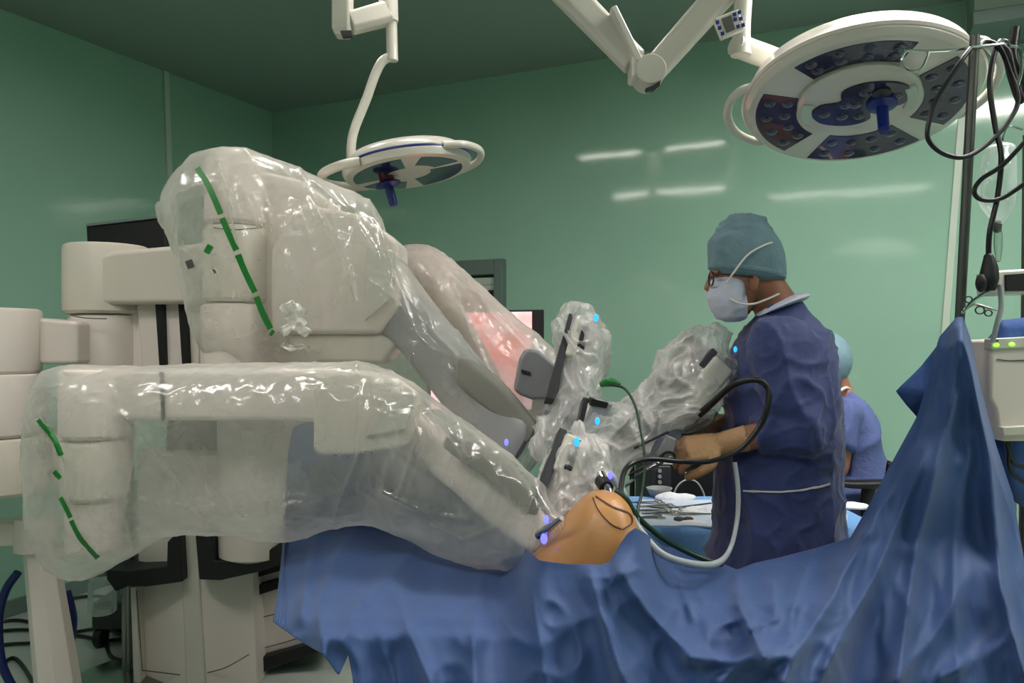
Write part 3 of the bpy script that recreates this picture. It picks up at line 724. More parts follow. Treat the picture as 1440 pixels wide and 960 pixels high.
# tan gloves cover hands and lower forearms
gl = NB(); arm(nsh, nel, nwr, gl)
hand(gl, nwr, hd_, V((-.15, -.75, .65)), -1, (.35, .55, .5))
bmesh.ops.bisect_plane(gl, geom=gl.verts[:] + gl.edges[:] + gl.faces[:], plane_co=P(1052, 618, 2.0), plane_no=(nel - nwr).normalized(), clear_outer=True)
bmesh.ops.holes_fill(gl, edges=gl.edges)
remesh(gl, .004, 'glove', M['glove'], sg, 1, disp=lambda co, n: .0018 + .0015 * ridge(co, 60, 3) ** 2)
g2 = NB(); arm(fsh, fel, fwr, g2); hand(g2, fwr, hd2, V((0, .2, 1)), 1, (.5, .7, .5))
bmesh.ops.bisect_plane(g2, geom=g2.verts[:] + g2.edges[:] + g2.faces[:], plane_co=P(1040, 598, 2.28), plane_no=(fel - fwr).normalized(), clear_outer=True)
bmesh.ops.holes_fill(g2, edges=g2.edges)
remesh(g2, .004, 'glove', M['glove'], sg, 1, disp=lambda co, n: .0018 + .0015 * ridge(co, 60, 8) ** 2)
# gown
gw = NB()
loft([SV(1000, 1184, 1150, YS, .25), SV(998, 1182, 960, YS, .25), SV(1001, 1176, 790, YS, .23), SV(1003, 1173, 700, YS, .21), SV(1008, 1174, 630, YS, .205), SV(1026, 1173, 570, YS, .205), SV(1036, 1168, 510, YS, .205), SV(1044, 1155, 468, YS, .17), SV(1062, 1140, 440, YS, .11), SV(1082, 1128, 422, YS, .07)], bm=gw, k=6, n=48, capk=.15, p=2.2)
def sleeve(sh, el, wr, bm, t):
    e = el + (wr - el) * t
    ball(sh, .096, bm=bm)
    add_tube(bm, [sh + V((0, 0, .0)), (sh + el) / 2, el, (el + e) / 2, e], [.098, .088, .078, .068, .05], n=24)
sleeve(nsh + V((.0, .02, -.015)), nel + V((.015, .01, .0)), nwr, gw, .55); sleeve(fsh + V((0, 0, -.02)), fel, fwr, gw, .5)
def gown_d(co, n):
    q = V((co.x * 1.5, co.y, co.z * .5)) + V((1, 0, 1)) * noise.noise(co * 5) * .05
    v = ridge(q, 4.6, 2) ** 3 * .017 + noise.noise(co * 4) * .008
    up = max(0, 1 - abs(co.z - 1.32) / .26)
    w_ = V((co.x * .8 + co.z * .5, co.y * .6, co.z * 1.2 - co.x * .7)) + V((1, 1, 0)) * noise.noise(co * 7) * .04
    v += ridge(w_, 7, 5) ** 3 * .015 * up + ridge(w_, 15, 8) ** 3 * .005
    return v - .010
G = remesh(gw, .007, 'gown', M['gown'], sg, 3, disp=gown_d)
tg = bvh(G)
obj('waist_tie', strip(tg, [(1045, 690), (1100, 691), (1140, 686), (1166, 680)], 1.2, off=.004), M['strap'], sg)
cr, _ = onto(tg, 1100, 440)
obj('collar', loft([(P(1076, 437, YS - .05), V((.012, 0, .012)), V((0, .05, 0))), (P(1106, 424, YS - .05), V((.012, 0, .016)), V((0, .06, 0))), (P(1128, 418, YS - .03), V((.006, 0, .012)), V((0, .05, 0)))], k=4, n=20), M['mask'], sg)
# cap
cp = NB()
loft([(P(1049, 382, YS), V((.104, 0, -.016)), V((0, .087, 0))), (P(1050, 366, YS), V((.106, 0, -.014)), V((0, .089, 0))), (P(1048, 345, YS), V((.100, 0, -.01)), V((0, .084, 0))), (P(1046, 326, YS), V((.078, 0, 0)), V((0, .07, 0))), (P(1046, 313, YS), V((.06, 0, 0)), V((0, .052, 0)))], bm=cp, k=8, n=64, capk=.18,
     disp=lambda co, n: ridge(co, 16, 4) ** 2 * .004 + (ridge(co, 28, 7) ** 2 * .007 if co.z > P(0, 325, YS).z else 0))
obj('cap', cp, M['cap'], sg, angle=180)
obj('cap_band', loft([(P(1050, 385, YS), V((.1055, 0, -.016)), V((0, .0885, 0))), (P(1050, 379, YS), V((.1065, 0, -.016)), V((0, .0895, 0)))], k=3, n=48, capk=.02), M['cap'], sg, angle=180)
# mask
mkb = NB()
loft([(P(1024, 400, YS), V((-.052, 0, .004)), V((0, .072, 0))), (P(1022, 412, YS), V((-.053, 0, .002)), V((0, .072, 0))), (P(1024, 430, YS), V((-.052, 0, 0)), V((0, .068, 0))), (P(1028, 444, YS), V((-.043, 0, 0)), V((0, .056, 0)))], bm=mkb, k=6, n=48, capk=.2,
     disp=lambda co, n: ridge(V((co.x, co.y * .3, co.z)), 26, 3) ** 2 * .003)
obj('face_mask', mkb, M['mask'], sg, angle=180)
obj('mask_strap', tube(pt([(1022, 397, 2.07), (1034, 380, 2.058), (1052, 358, 2.05), (1072, 346, 2.055), (1086, 341, 2.08), (1096, 342, 2.14)]), .0028, n=8), M['strap'], sg)
obj('mask_strap', tube(pt([(1026, 420, 2.075), (1042, 427, 2.07), (1060, 427, 2.085), (1080, 420, 2.09), (1098, 412, 2.1), (1104, 412, 2.15)]), .003, n=8), M['strap'], sg)
gf = NB()
for s in (-1, 1):
    c = P(1000, 392, YS + s * .033)
    add_tube(gf, [c + V((0, .026 * math.cos(a), .019 * math.sin(a))) for a in [i * math.pi / 6 for i in range(13)]], .0026, n=8, k=3)
    add_tube(gf, [c + V((0, s * .026, .008)), c + V((.03, s * .046, .008)), c + V((.10, s * .048, .0))], .0024, n=8)
add_tube(gf, [P(1000, 390, YS - .008), P(999, 389, YS), P(1000, 390, YS + .008)], .0024, n=8)
obj('glasses', gf, M['glass_d'], sg)
# slim instrument in the glove
ins = thing('laparoscopic_instrument', 'grey handled instrument with a small blue light gripped in the tan glove', 'instrument', P(945, 625, 1.96))
obj('handle', prism([(922, 640), (938, 612), (952, 618), (946, 640), (930, 648)], 1.955, .025), M['grey'], ins, bevel=.004)
obj('shaft', tube(pt([(980, 642, 2.0), (930, 648, 1.97), (870, 690, 1.88)]), .004, n=8), M['chrome'], ins)
obj('ring_handle', tube([P(940, 642, 1.95) + V((.016 * math.cos(a), 0, .012 * math.sin(a))) for a in [i * math.pi / 6 for i in range(13)]], .003, n=8, k=3), M['slot'], ins)

# ---------------------------------------------------------------- person seated behind
YP = 3.25
s2 = thing('person', 'person in short-sleeved blue scrubs seated with back turned behind the surgeon', 'person', V((X(1195, YP), YP, 0)))
bb = NB()
loft([SV(1176, 1222, 700, YP, .15), SV(1172, 1226, 650, YP, .14), SV(1172, 1220, 600, YP, .16), SV(1172, 1210, 568, YP, .15), SV(1172, 1198, 552, YP, .08)], bm=bb, k=4)
loft([(P(1186, 560, YP), V((.05, 0, 0)), V((0, .055, 0))), (P(1176, 535, YP), V((.05, 0, 0)), V((0, .055, 0)))], bm=bb, k=4, n=20)
ball(P(1160, 512, YP), .105, (.95, .78, 1.12), bm=bb, u=28, vv=20)
ball(P(1130, 522, YP), .014, (1, .8, 1.2), bm=bb)
for s in (-1, 1):
    ys = YP + s * .17
    add_tube(bb, [P(1186, 585, ys), P(1180, 640, ys), P(1170, 665, ys), P(1130, 670, YP + s * .12)], [.04, .046, .042, .028], n=14)
    hand(bb, P(1130, 670, YP + s * .12), V((-1, 0, -.1)), V((0, 0, 1)), s, (.2, .3, .3))
    add_tube(bb, [P(1195, 700, YP + s * .1), P(1120, 710, YP + s * .12), P(1108, 730, YP + s * .12), P(1108, 900, YP + s * .12), P(1112, 945, YP + s * .12)], [.09, .07, .062, .045, .04], n=14)
    loft([(P(1118, 966, YP + s * .12), V((0, 0, .03)), V((0, .035, 0))), (P(1075, 972, YP + s * .12), V((0, 0, .02)), V((0, .04, 0)))], bm=bb, k=3, n=14)
remesh(bb, .007, 'body', M['skin'], s2, 2)
tb = NB()
loft([SV(1160, 1230, 712, YP, .20), SV(1158, 1234, 680, YP, .19), SV(1160, 1233, 640, YP, .19), SV(1163, 1225, 595, YP, .19), SV(1166, 1208, 566, YP, .16), SV(1172, 1198, 554, YP, .1)], bm=tb, k=6, n=40, capk=.2)
for s in (-1, 1):
    ball(P(1188, 582, YP + s * .15), .072, bm=tb)
    add_tube(tb, [P(1188, 578, YP + s * .15), P(1180, 610, YP + s * .17), P(1176, 628, YP + s * .18)], [.075, .07, .068], n=18)
    add_tube(tb, [P(1195, 702, YP + s * .1), P(1120, 712, YP + s * .12), P(1108, 735, YP + s * .12), P(1108, 900, YP + s * .12)], [.11, .09, .08, .07], n=16)
remesh(tb, .011, 'scrubs', M['scrub'], s2, 2, disp=lambda co, n: ridge(V((co.x, co.y, co.z * .6)), 7, 3) ** 2 * .014 - .004)
obj('cap', ball(P(1160, 506, YP), .112, (.98, .85, 1.08), u=32, vv=20), M['cap'], s2)
obj('mask_strap', tube(pt([(1150, 545, 3.12), (1172, 552, 3.12), (1190, 545, 3.17), (1198, 551, 3.24)]), .006, n=8), M['strap'], s2)
ch = thing('office_chair', 'black armchair carrying the person in blue scrubs', 'chair', V((X(1195, YP), YP, 0)))
obj('seat', loft([(P(1235, 728, YP), V((0, 0, .045)), V((0, .22, 0))), (P(1120, 732, YP), V((0, 0, .045)), V((0, .22, 0)))], k=3, n=28, p=3), M['black'], ch)
obj('armrest', hloft([(1168, 674, 1170, 682, 3.0, .03), (1200, 675, 1200, 686, 3.0, .035), (1245, 674, 1245, 686, 3.0, .035)], p=3), M['black'], ch)
obj('arm_post', hloft([(1212, 684, 1232, 684, 3.0, .02), (1210, 708, 1228, 708, 3.0, .02), (1212, 735, 1230, 735, 3.0, .02)]), M['black'], ch)
obj('armrest', hloft([(1168, 674, 1170, 682, 3.5, .03), (1245, 674, 1245, 686, 3.5, .035)], p=3), M['black'], ch)
obj('back_lug', prism([(1230, 676), (1234, 655), (1238, 655), (1244, 676)], 3.1, .05), M['black'], ch, bevel=.004)
obj('back_lug', prism([(1247, 672), (1249, 652), (1254, 648), (1256, 652), (1252, 674)], 3.1, .05), M['black'], ch, bevel=.004)
cc = V((X(1190, YP), YP, 0))
obj('gas_post', cyl(cc + V((0, 0, .08)), cc + V((0, 0, .75)), .03), M['metal'], ch)
for i in range(5):
    a = i * 2 * math.pi / 5
    lg = obj('leg', tube([cc + V((0, 0, .1)), cc + V((.28 * math.cos(a), .28 * math.sin(a), .07))], .018, smooth=False), M['black'], ch)
    q = cc + V((.28 * math.cos(a), .28 * math.sin(a), .03)); obj('castor', cyl(q - V((.015, 0, 0)), q + V((.015, 0, 0)), .03), M['black'], lg)

# ---------------------------------------------------------------- instrument table behind the surgeon
tY0, tY1 = 2.5, 3.0
TZ = P(0, 742, 2.5).z
it = thing('instrument_table', 'instrument table dressed in light blue cloth behind the standing surgeon', 'table', (X(1060, 2.7), 2.75, 0))
xl, xr = X(868, 2.5), X(1235, 2.5)
obj('table_top', box(((xl + xr) / 2, 2.75, TZ - .02), ((xr - xl) / 2 - .01, .24, .012)), M['metal'], it)
for sx in (xl + .04, xr - .04):
    for sy in (2.55, 2.95): obj('leg', cyl((sx, sy, 0), (sx, sy, TZ - .03), .014), M['metal'], it)
cl = NB(); rows = []
for (y, z) in ((3.0, TZ - .5), (3.0, TZ - .2), (3.0, TZ), (2.9, TZ + .001), (2.8, TZ + .001), (2.7, TZ + .001), (2.6, TZ + .001), (2.5, TZ), (2.488, TZ - .02), (2.485, TZ - .15), (2.48, TZ - .3), (2.475, TZ - .55)):
    r = []
    for i in range(81):
        x = xl - .01 + (xr - xl + .02) * i / 80
        hang = max(0, TZ - z)
        dy = -(.03 * math.sin(x * 34) + .02 * noise.noise(V((x * 9, 0, 3)))) * min(1, hang * 3) * (1 if y < 2.7 else -1)
        r.append(V((x, y + dy, z)))
    rows.append(r)
add_rings(cl, rows, cap=False, closed=False)
c_ = tag(obj('table_cloth', cl, M['table_bl'], angle=60), 'light blue cloth lying over the instrument table', 'table cloth')
md = c_.modifiers.new('t', 'SOLIDIFY'); md.thickness = .002; md.offset = 1
def TP(px, py, dz=.003):     # point on the table top under a pixel
    z = TZ + dz; Y = (EYE - z) * F / (py - 480); return V((X(px, Y), Y, z))
tw_ = flat = NB()
q_ = [TP(898, 741, .002), TP(1010, 741, .002), TP(1012, 704, .002), TP(900, 704, .002)]
add_rings(tw_, [q_, [p + V((0, 0, .004)) for p in q_]])
bmesh.ops.subdivide_edges(tw_, edges=tw_.edges, cuts=6, use_grid_fill=True)
for v in tw_.verts: v.co += V((noise.noise(v.co * 12) * .012, noise.noise(v.co * 14) * .02, abs(noise.noise(v.co * 20)) * .004))
tag(obj('towel', tw_, mat('towel_pale', (206, 220, 238), .85, bump=.4, bscale=50), angle=60), 'pale towel spread under the row of steel instruments', 'towel')
def scissor(px, py, ang, L, lab, m='metal', grp='steel instruments on the table'):
    c = TP(px, py, .012); d = V((math.cos(ang), math.sin(ang), 0)); n = V((-d.y, d.x, 0))
    t = thing('surgical_forceps', lab, 'forceps', c, grp)
    for s in (-1, 1):
        obj('blade', tube([c - d * L * .5 + n * s * .004, c + n * -s * .001, c + d * L * .3 + n * s * .012], [.0015, .004, .003], n=8), M[m], t)
        obj('finger_ring', tube([c + d * L * .38 + n * s * .016 + (d * math.cos(a) * .014 + n * math.sin(a) * .011) for a in [i * math.pi / 4 for i in range(9)]], .0022, n=6, k=3), M[m], t)
FL = ['steel forceps farthest left in the back of the row', 'steel forceps second in the back of the row, beside the grey bowl', 'long steel forceps at the left in the middle of the row', 'steel forceps just above the dark caps on the pale towel', 'shortest steel forceps at the front left of the towel', 'steel forceps at the right back, against the surgeon gown', 'steel forceps at the right front, against the surgeon gown']
for i, (x, y, a, L) in enumerate(((905, 706, .1, .16), (922, 711, .15, .15), (915, 717, .05, .17), (930, 721, .12, .14), (908, 727, .2, .13), (985, 716, 3.0, .16), (972, 722, 3.1, .15))):
    scissor(x, y, a, L, FL[i])
def lump(c, r, sc, m, name, lab, catg, seed, amp=.3, grp=None):
    b = ball(c, r, sc, u=36, vv=22); b.normal_update()
    for v, d in [(v, noise.noise(v.co * 25 + V((seed, 0, 0))) * r * amp) for v in b.verts]: v.co += v.normal * d
    zmin = min(v.co.z for v in b.verts)
    for v in b.verts:
        if v.co.z < TZ + .004: v.co.z = TZ + .004
    return tag(obj(name, b, M[m], angle=180), lab, catg, grp)
lump(TP(950, 700, .008), .035, (2.2, .8, .55), 'paper', 'gauze_pad', 'white folded gauze pad at the back edge of the blue table', 'gauze', 1)
lump(TP(990, 718, .008), .035, (2.4, 1.6, .3), 'paper', 'gauze_pad', 'wide flat white gauze beside the surgeon gown on the blue table', 'gauze', 2)
lump(TP(975, 735, .006), .02, (2.2, 1, .4), 'paper', 'gauze_pad', 'thin white gauze strip just above the two small dark caps', 'gauze', 3)
lump(TP(1195, 712, .01), .03, (2.4, 1.1, .5), 'paper', 'gauze_pad', 'long white gauze roll right of the surgeon near the chair', 'gauze', 4)
lump(TP(1182, 728, .01), .028, (.9, .9, .8), 'paper', 'gauze_ball', 'small round white gauze ball right of the surgeon gown', 'gauze', 5)
def lathe_thing(name, c, prof, m, lab, cg, grp=None, n=32):
    return tag(obj(name, lathe(NB(), c, V((0, 0, 1)), prof, n=n), M[m]), lab, cg, grp)
lathe_thing('bowl', TP(927, 698, .002), [(.03, 0), (.036, .004), (.048, .03), (.05, .034), (.046, .034), (.034, .01), (.001, .008)], 'grey', 'small grey-blue kidney bowl at the left of the blue table', 'bowl')
lathe_thing('bottle_cap', TP(955, 733), [(.016, 0), (.018, .003), (.018, .012), (.014, .014)], 'seam', 'brown round cap lying on the blue cloth', 'cap')
lathe_thing('bottle_cap', TP(968, 733), [(.014, 0), (.016, .003), (.016, .012), (.012, .014)], 'ink', 'dark red round cap on the blue cloth, next to the gown', 'cap')
obj_c = tag(obj('cable', tube([TP(905, 712, .006), TP(930, 715, .006), TP(960, 713, .006), TP(1000, 708, .006)], .005), M['cable']), 'short black cable lying across the steel instruments', 'cable')

# black equipment rack with pale knobs behind the table
rk = thing('equipment_rack', 'black electronics rack with a column of pale knobs beyond the instrument table', 'equipment rack', (X(960, 3.35), 3.5, 0))
obj('cabinet', box((X(962, 3.35), 3.5, P(0, 650, 3.35).z / 2 + .02), ((1010 - 908) / 2 / F * 3.35, .2, P(0, 650, 3.35).z / 2 - .02)), M['black'], rk, bevel=.01)
obj('lid', box((X(962, 3.35), 3.5, P(0, 650, 3.35).z + .012), ((1010 - 906) / 2 / F * 3.35, .21, .014)), M['white'], rk, bevel=.006)
obj('side_panel', prism([(914, 655), (944, 655), (944, 700), (914, 700)], 3.28, .02), M['dark'], rk, bevel=.006)
for i in range(5):
    p = P(928, 662 + i * 8, 3.27); obj('knob', cyl(p, p + V((0, .015, 0)), .008, n=14), M['grey'], rk)
hd3 = tag(obj('gas_cylinder', lathe(NB(), V((X(889, 3.6), 3.6, 0)), V((0, 0, 1)), [(.02, .02), (.012, .04), (.012, 1.05), (.006, 1.06)]), M['black']), 'thin black upright post between the cables and the black rack', 'post')
hd3.name = 'upright_post'
fp = lathe(NB(), V((X(889, 3.6), 3.6, 0)), V((0, 0, 1)), [(.14, 0), (.14, .012), (.02, .025)]); obj('base_plate', fp, M['black'], hd3)
lp = thing('cable_clip', 'white clip holding a thin grey wire loop in front of the black rack', 'clip', P(969, 670, 3.2))
obj('clip_body', prism([(965, 665), (974, 665), (974, 675), (965, 675)], 3.22, .03), M['paper'], lp, bevel=.004)
obj('wire_loop', tube(pt([(946, 703), (950, 688), (958, 678), (969, 674), (980, 678), (988, 690), (992, 703)], 3.15), .0035, n=8), M['tube'], lp)

# ---------------------------------------------------------------- cables over the patient
def cable(pts, r, m, lab, name='cable', cg='cable', n=12):
    return tag(obj(name, tube(pt(pts), r, k=10, n=n), M[m]), lab, cg)
cable([(872, 705, 1.74), (876, 668, 1.78), (888, 652, 1.8), (915, 645, 1.84), (960, 649, 1.86), (1000, 648, 1.86), (1040, 632, 1.86), (1068, 600, 1.86), (1080, 570, 1.86), (1079, 545, 1.87), (1062, 534, 1.88), (1030, 542, 1.92), (1000, 568, 1.98), (975, 590, 2.03)], [.006] * 7 + [.0075] * 5 + [.009, .010], 'cable', 'thick black cable looping in front of the surgeon gown')
cable([(1008, 580, 1.93), (996, 598, 1.91), (975, 608, 1.9), (958, 610, 1.9)], .004, 'cable', 'thin black cable curl beside the gloved wrist')
cable([(860, 668, 1.8), (875, 690, 1.78), (882, 715, 1.76), (900, 745, 1.7), (930, 778, 1.66), (970, 792, 1.68), (1005, 793, 1.72), (1025, 775, 1.8), (1036, 735, 1.84), (1038, 690, 1.86), (1033, 650, 1.87)], [.009] * 3 + [.008] * 4 + [.0055] * 4, 'tube', 'pale grey tube sagging onto the drape and rising over the gown', 'tubing', 'tube')
cable([(866, 690, 1.76), (880, 700, 1.74), (896, 726, 1.74), (930, 755, 1.76), (965, 775, 1.78), (1000, 790, 1.78), (1015, 793, 1.76)], .0065, 'cable_g', 'dark green cable lying on the drape inside the pale tube loop')
cable([(857, 541, 2.0), (878, 546, 1.98), (893, 570, 1.94), (902, 610, 1.88), (907, 650, 1.84), (903, 690, 1.8), (897, 720, 1.75), (903, 750, 1.7), (925, 775, 1.66)], .0035, 'cable_g', 'thin dark green wire dropping past the instrument wraps')
cable([(846, 540, 2.05), (858, 537, 2.02), (872, 540, 2.0)], [.008, .012, .004], 'green_tape', 'green connector plug at the top of the thin wire', 'connector', 'connector')
cn_ = thing('cannula', 'steel port tube with a black collar standing out of the painted skin', 'cannula', P(862, 712, 1.72), 'ports in the painted skin')
obj('sleeve', tube(pt([(845, 668, 1.82), (856, 690, 1.76), (866, 712, 1.72)]), [.012, .009, .007], n=12), M['chrome'], cn_)
obj('collar', tube(pt([(846, 676, 1.81), (853, 686, 1.775)]), .017, n=16, smooth=False), M['black'], cn_)
cn2 = thing('cannula', 'port tube with violet glow beneath the lowest wrap at the edge of the skin', 'cannula', P(775, 745, 1.68), 'ports in the painted skin')
obj('sleeve', tube(pt([(758, 752, 1.74), (772, 742, 1.7), (790, 728, 1.66)]), [.011, .009, .006], n=12), M['chrome'], cn2)
for a, b, lb_ in (((892, 630, 1.93), (940, 607, 1.97), 'highest thin black instrument rod, above the glove knuckles'), ((885, 668, 1.85), (930, 640, 1.93), 'middle thin black instrument rod below the glove'), ((890, 672, 1.85), (932, 650, 1.92), 'lowest thin black instrument rod in front of the rack')):
    tag(obj('instrument_shaft', tube(pt([a, b]), .003, n=8, smooth=False), M['slot']), lb_, 'instrument', 'thin instrument rods')

# ---------------------------------------------------------------- surgical lamps
def lamp_frame(px, py, Y, tilt, roll):
    c = P(px, py, Y); d = (c - V((0, 0, EYE))).normalized()
    r = d.cross(V((0, 0, 1))).normalized(); u = r.cross(d).normalized()
    r2 = r * math.cos(roll) + u * math.sin(roll); u2 = -r * math.sin(roll) + u * math.cos(roll)
    n = (-d * math.sin(tilt) - u2 * math.cos(tilt)).normalized()    # outward normal of the lit face
    return c, r2, n.cross(r2).normalized() * -1, n
def sector(bm, c, e1, e2, n, r0, r1, a0, a1, h, th, k=14, rnd=.0):
    pts = []
    for i in range(k + 1):
        a = a0 + (a1 - a0) * i / k; pts.append((r1, a))
    for i in range(k + 1):
        a = a1 - (a1 - a0) * i / k; pts.append((r0, a))
    ring = [c + (e1 * math.cos(a) + e2 * math.sin(a)) * r + n * h for r, a in pts]
    add_rings(bm, [[q - n * th for q in ring], ring]); return bm
# large lamp
L1 = thing('surgical_lamp', 'large round surgical lamp with dark blue lens panels, upper right', 'surgical lamp', P(1217, 128, 2.25))
c, e1, e2, n = lamp_frame(1207, 148, 2.25, math.radians(33), math.radians(4))
Rr = .308
obj('housing', lathe(NB(), c, -n, [(Rr * .98, -.004), (Rr * 1.0, .0), (Rr * 1.035, .012), (Rr * 1.04, .035), (Rr * 1.01, .05), (Rr * 1.0, .055), (Rr * .98, .075), (Rr * .9, .095), (Rr * .6, .115), (.05, .12)], n=96, e1=e1), M['white'], L1)
obj('rim', lathe(NB(), c, -n, [(Rr * 1.045, .018), (Rr * 1.06, .026), (Rr * 1.045, .034)], n=96, e1=e1), M['robot'], L1)
rad = math.radians
for a0, a1, ra, rb in ((142, 212, .55, .93), (238, 302, .66, .93), (-32, 38, .55, .93), (56, 124, .50, .95)):
    pw = obj('lens_panel', sector(NB(), c, e1, e2, n, Rr * ra, Rr * rb, rad(a0), rad(a1), .006, .004), M['lens'], L1, bevel=.003)
    lb = NB(); m_ = 0
    for i in range(4):
        for j in range(2):
            a = rad(a0 + (a1 - a0) * (i + .5) / 4); r = Rr * (ra + (rb - ra) * (.28 + .44 * j)); q = c + (e1 * math.cos(a) + e2 * math.sin(a)) * r + n * .006
            x, y, z = frame(n); ball(q, .017, (1, 1, .35), bm=lb, u=12, vv=8, rot=Matrix((x, y, z)).transposed())
    o_ = obj('lens_dome', lb, M['lens'], pw); o_['label'] = 'small glossy dome lenses of one panel'; o_['kind'] = 'stuff'
c_rim = c; c = c - e2 * .045
obj('centre_disc', lathe(NB(), c, n, [(Rr * .53, .0), (Rr * .53, .018), (Rr * .50, .027), (Rr * .36, .03), (.01, .03)], n=72, e1=e1), M['white'], L1)
cl_ = c + n * .032
poly = [(-.40, -.02), (-.34, .12), (-.22, .20), (-.06, .24), (.08, .20), (.10, .10), (.22, .08), (.36, .06), (.42, -.06), (.36, -.18), (.2, -.26), (.02, -.28), (-.12, -.22), (-.14, -.10), (-.3, -.10)]
poly = [p[:2] for p in cat([list(p) for p in poly + poly[:1]], 4)][:-1]
ring = [cl_ + e1 * (x * Rr * 1.05) + e2 * (y * Rr * 1.05 * 1.15) for x, y in poly]
cp_ = obj('centre_lens', add_rings(NB(), [[q - n * .004 for q in ring], [q + n * .003 for q in ring]]), M['lens'], L1)
lb = NB()
for (x, y) in ((-.28, .02), (-.14, .1), (0, .13), (-.02, -.03), (.06, -.17), (.2, -.15), (.3, -.05), (-.1, -.05)):
    x_, y_, z_ = frame(n); ball(cl_ + e1 * x * Rr * 1.05 + e2 * y * Rr * 1.2 + n * .002, .017, (1, 1, .35), bm=lb, u=12, vv=8, rot=Matrix((x_, y_, z_)).transposed())
o_ = obj('lens_dome', lb, M['lens'], cp_); o_['kind'] = 'stuff'; o_['label'] = 'small glossy dome lenses of the centre panel'
for s in (-1, 1):
    obj('side_fin', sector(NB(), c, e1, e2, n, Rr * .40, Rr * .50, rad(-20) if s > 0 else rad(165), rad(25) if s > 0 else rad(200), .036, .01), M['trim'], L1, bevel=.004)
hb = cl_ + e1 * .06 + e2 * .0
hs_ = hb - e2 * .05
obj('handle', lathe(NB(), hb, n, [(.035, -.005), (.042, .004), (.04, .012), (.016, .02), (.015, .085), (.018, .09), (.012, .098)], n=28), M['blueh'], L1)
obj('handle_socket', lathe(NB(), hs_, n, [(.024, -.004), (.024, .008), (.01, .012)], n=24), M['dark'], L1)
c = c_rim
for sgn in (1,):
    pts = [c + (e1 * math.cos(rad(a)) + e2 * math.sin(rad(a))) * Rr * r - n * .03 for a, r in ((150, 1.0), (155, 1.12), (168, 1.19), (182, 1.2), (195, 1.17), (204, 1.1), (208, 1.0))]
    obj('grab_rail', tube(pts, .013, n=14), M['white'], L1)
pts = [c + (e1 * math.cos(rad(a)) + e2 * math.sin(rad(a))) * Rr * r - n * .03 for a, r in ((-30, 1.0), (-24, 1.1), (-5, 1.15), (15, 1.15), (32, 1.1), (38, 1.0))]
obj('grab_rail', tube(pts, .013, n=14), M['white'], L1)
# yoke and arms of the large lamp
yk = obj('yoke', tube(pt([(1120, 95, 2.42), (1085, 82, 2.36), (1052, 70, 2.32), (1034, 62, 2.3)]), [.03, .034, .034, .034], n=18), M['white'], L1)
obj('yoke_drop', tube(pt([(1042, 78, 2.3), (1043, 40, 2.3), (1048, -40, 2.3)]), [.030, .026, .026], n=18), M['white'], L1)
pn = obj('control_panel', prism([(1005, 25), (1038, 12), (1048, 40), (1016, 54)], 2.2, .025), M['white'], L1, bevel=.004)
obj('display', prism([(1015, 26), (1028, 21), (1034, 41), (1022, 46)], 2.197, .004), M['seam'], pn)
for (x, y) in ((1009, 31), (1012, 39), (1016, 47), (1033, 20), (1040, 17), (1034, 27), (1042, 26), (1038, 37), (1045, 35)):
    obj('button', prism([(x - 2.6, y - 2), (x + 2.2, y - 3.4), (x + 3, y + 1.6), (x - 1.6, y + 3)], 2.197, .005), M['blueh'], pn, bevel=.001)
def sbar(a, b, w0, w1, d0, d1):
    """tapering box arm between two points"""
    x, y, z = frame(b - a, V((0, 1, 0)))
    return add_rings(NB(), [[p + x * sx * w_ + y * sy * d_ for sx, sy in ((-1, -.6), (-.7, -1), (.7, -1), (1, -.6), (1, .6), (.7, 1), (-.7, 1), (-1, .6))] for p, w_, d_ in ((a, w0, d0), (b, w1, d1))])
jt = P(912, 104, 2.4)
obj('lower_boom', sbar(P(918, 100, 2.4), P(1062, -62, 2.3), .040, .046, .032, .032), M['white'], L1, bevel=.008)
obj('boom_cap', cyl(P(1048, -60, 2.24), P(1048, -60, 2.38), .06), M['white'], L1, bevel=.01)
obj('elbow_joint', cyl(jt - V((0, .05, 0)), jt + V((0, .05, 0)), .048), M['white'], L1, bevel=.006)
obj('elbow_socket', box(jt + V((-.03, 0, .01)), (.03, .045, .035)), M['white'], L1, bevel=.01)
obj('elbow_window', prism([(908, 124), (920, 119), (929, 113), (928, 120), (920, 127), (910, 128)], 2.342, .02), M['dark'], L1)
obj('upper_boom', sbar(P(893, 88, 2.42), P(700, -110, 2.55), .042, .05, .034, .04), M['white'], L1, bevel=.008)
obj('boom_fairing', sbar(P(898, 90, 2.38), P(862, 14, 2.40), .014, .012, .03, .026), M['white'], L1, bevel=.004)
hp = P(700, -110, 2.55)
obj('ceiling_post', cyl(hp - V((0, 0, .05)), V((hp.x, hp.y, HC)), .05), M['white'], L1)
obj('ceiling_flange', lathe(NB(), V((hp.x, hp.y, HC)), V((0, 0, -1)), [(.16, 0), (.16, .03), (.06, .08)]), M['white'], L1)
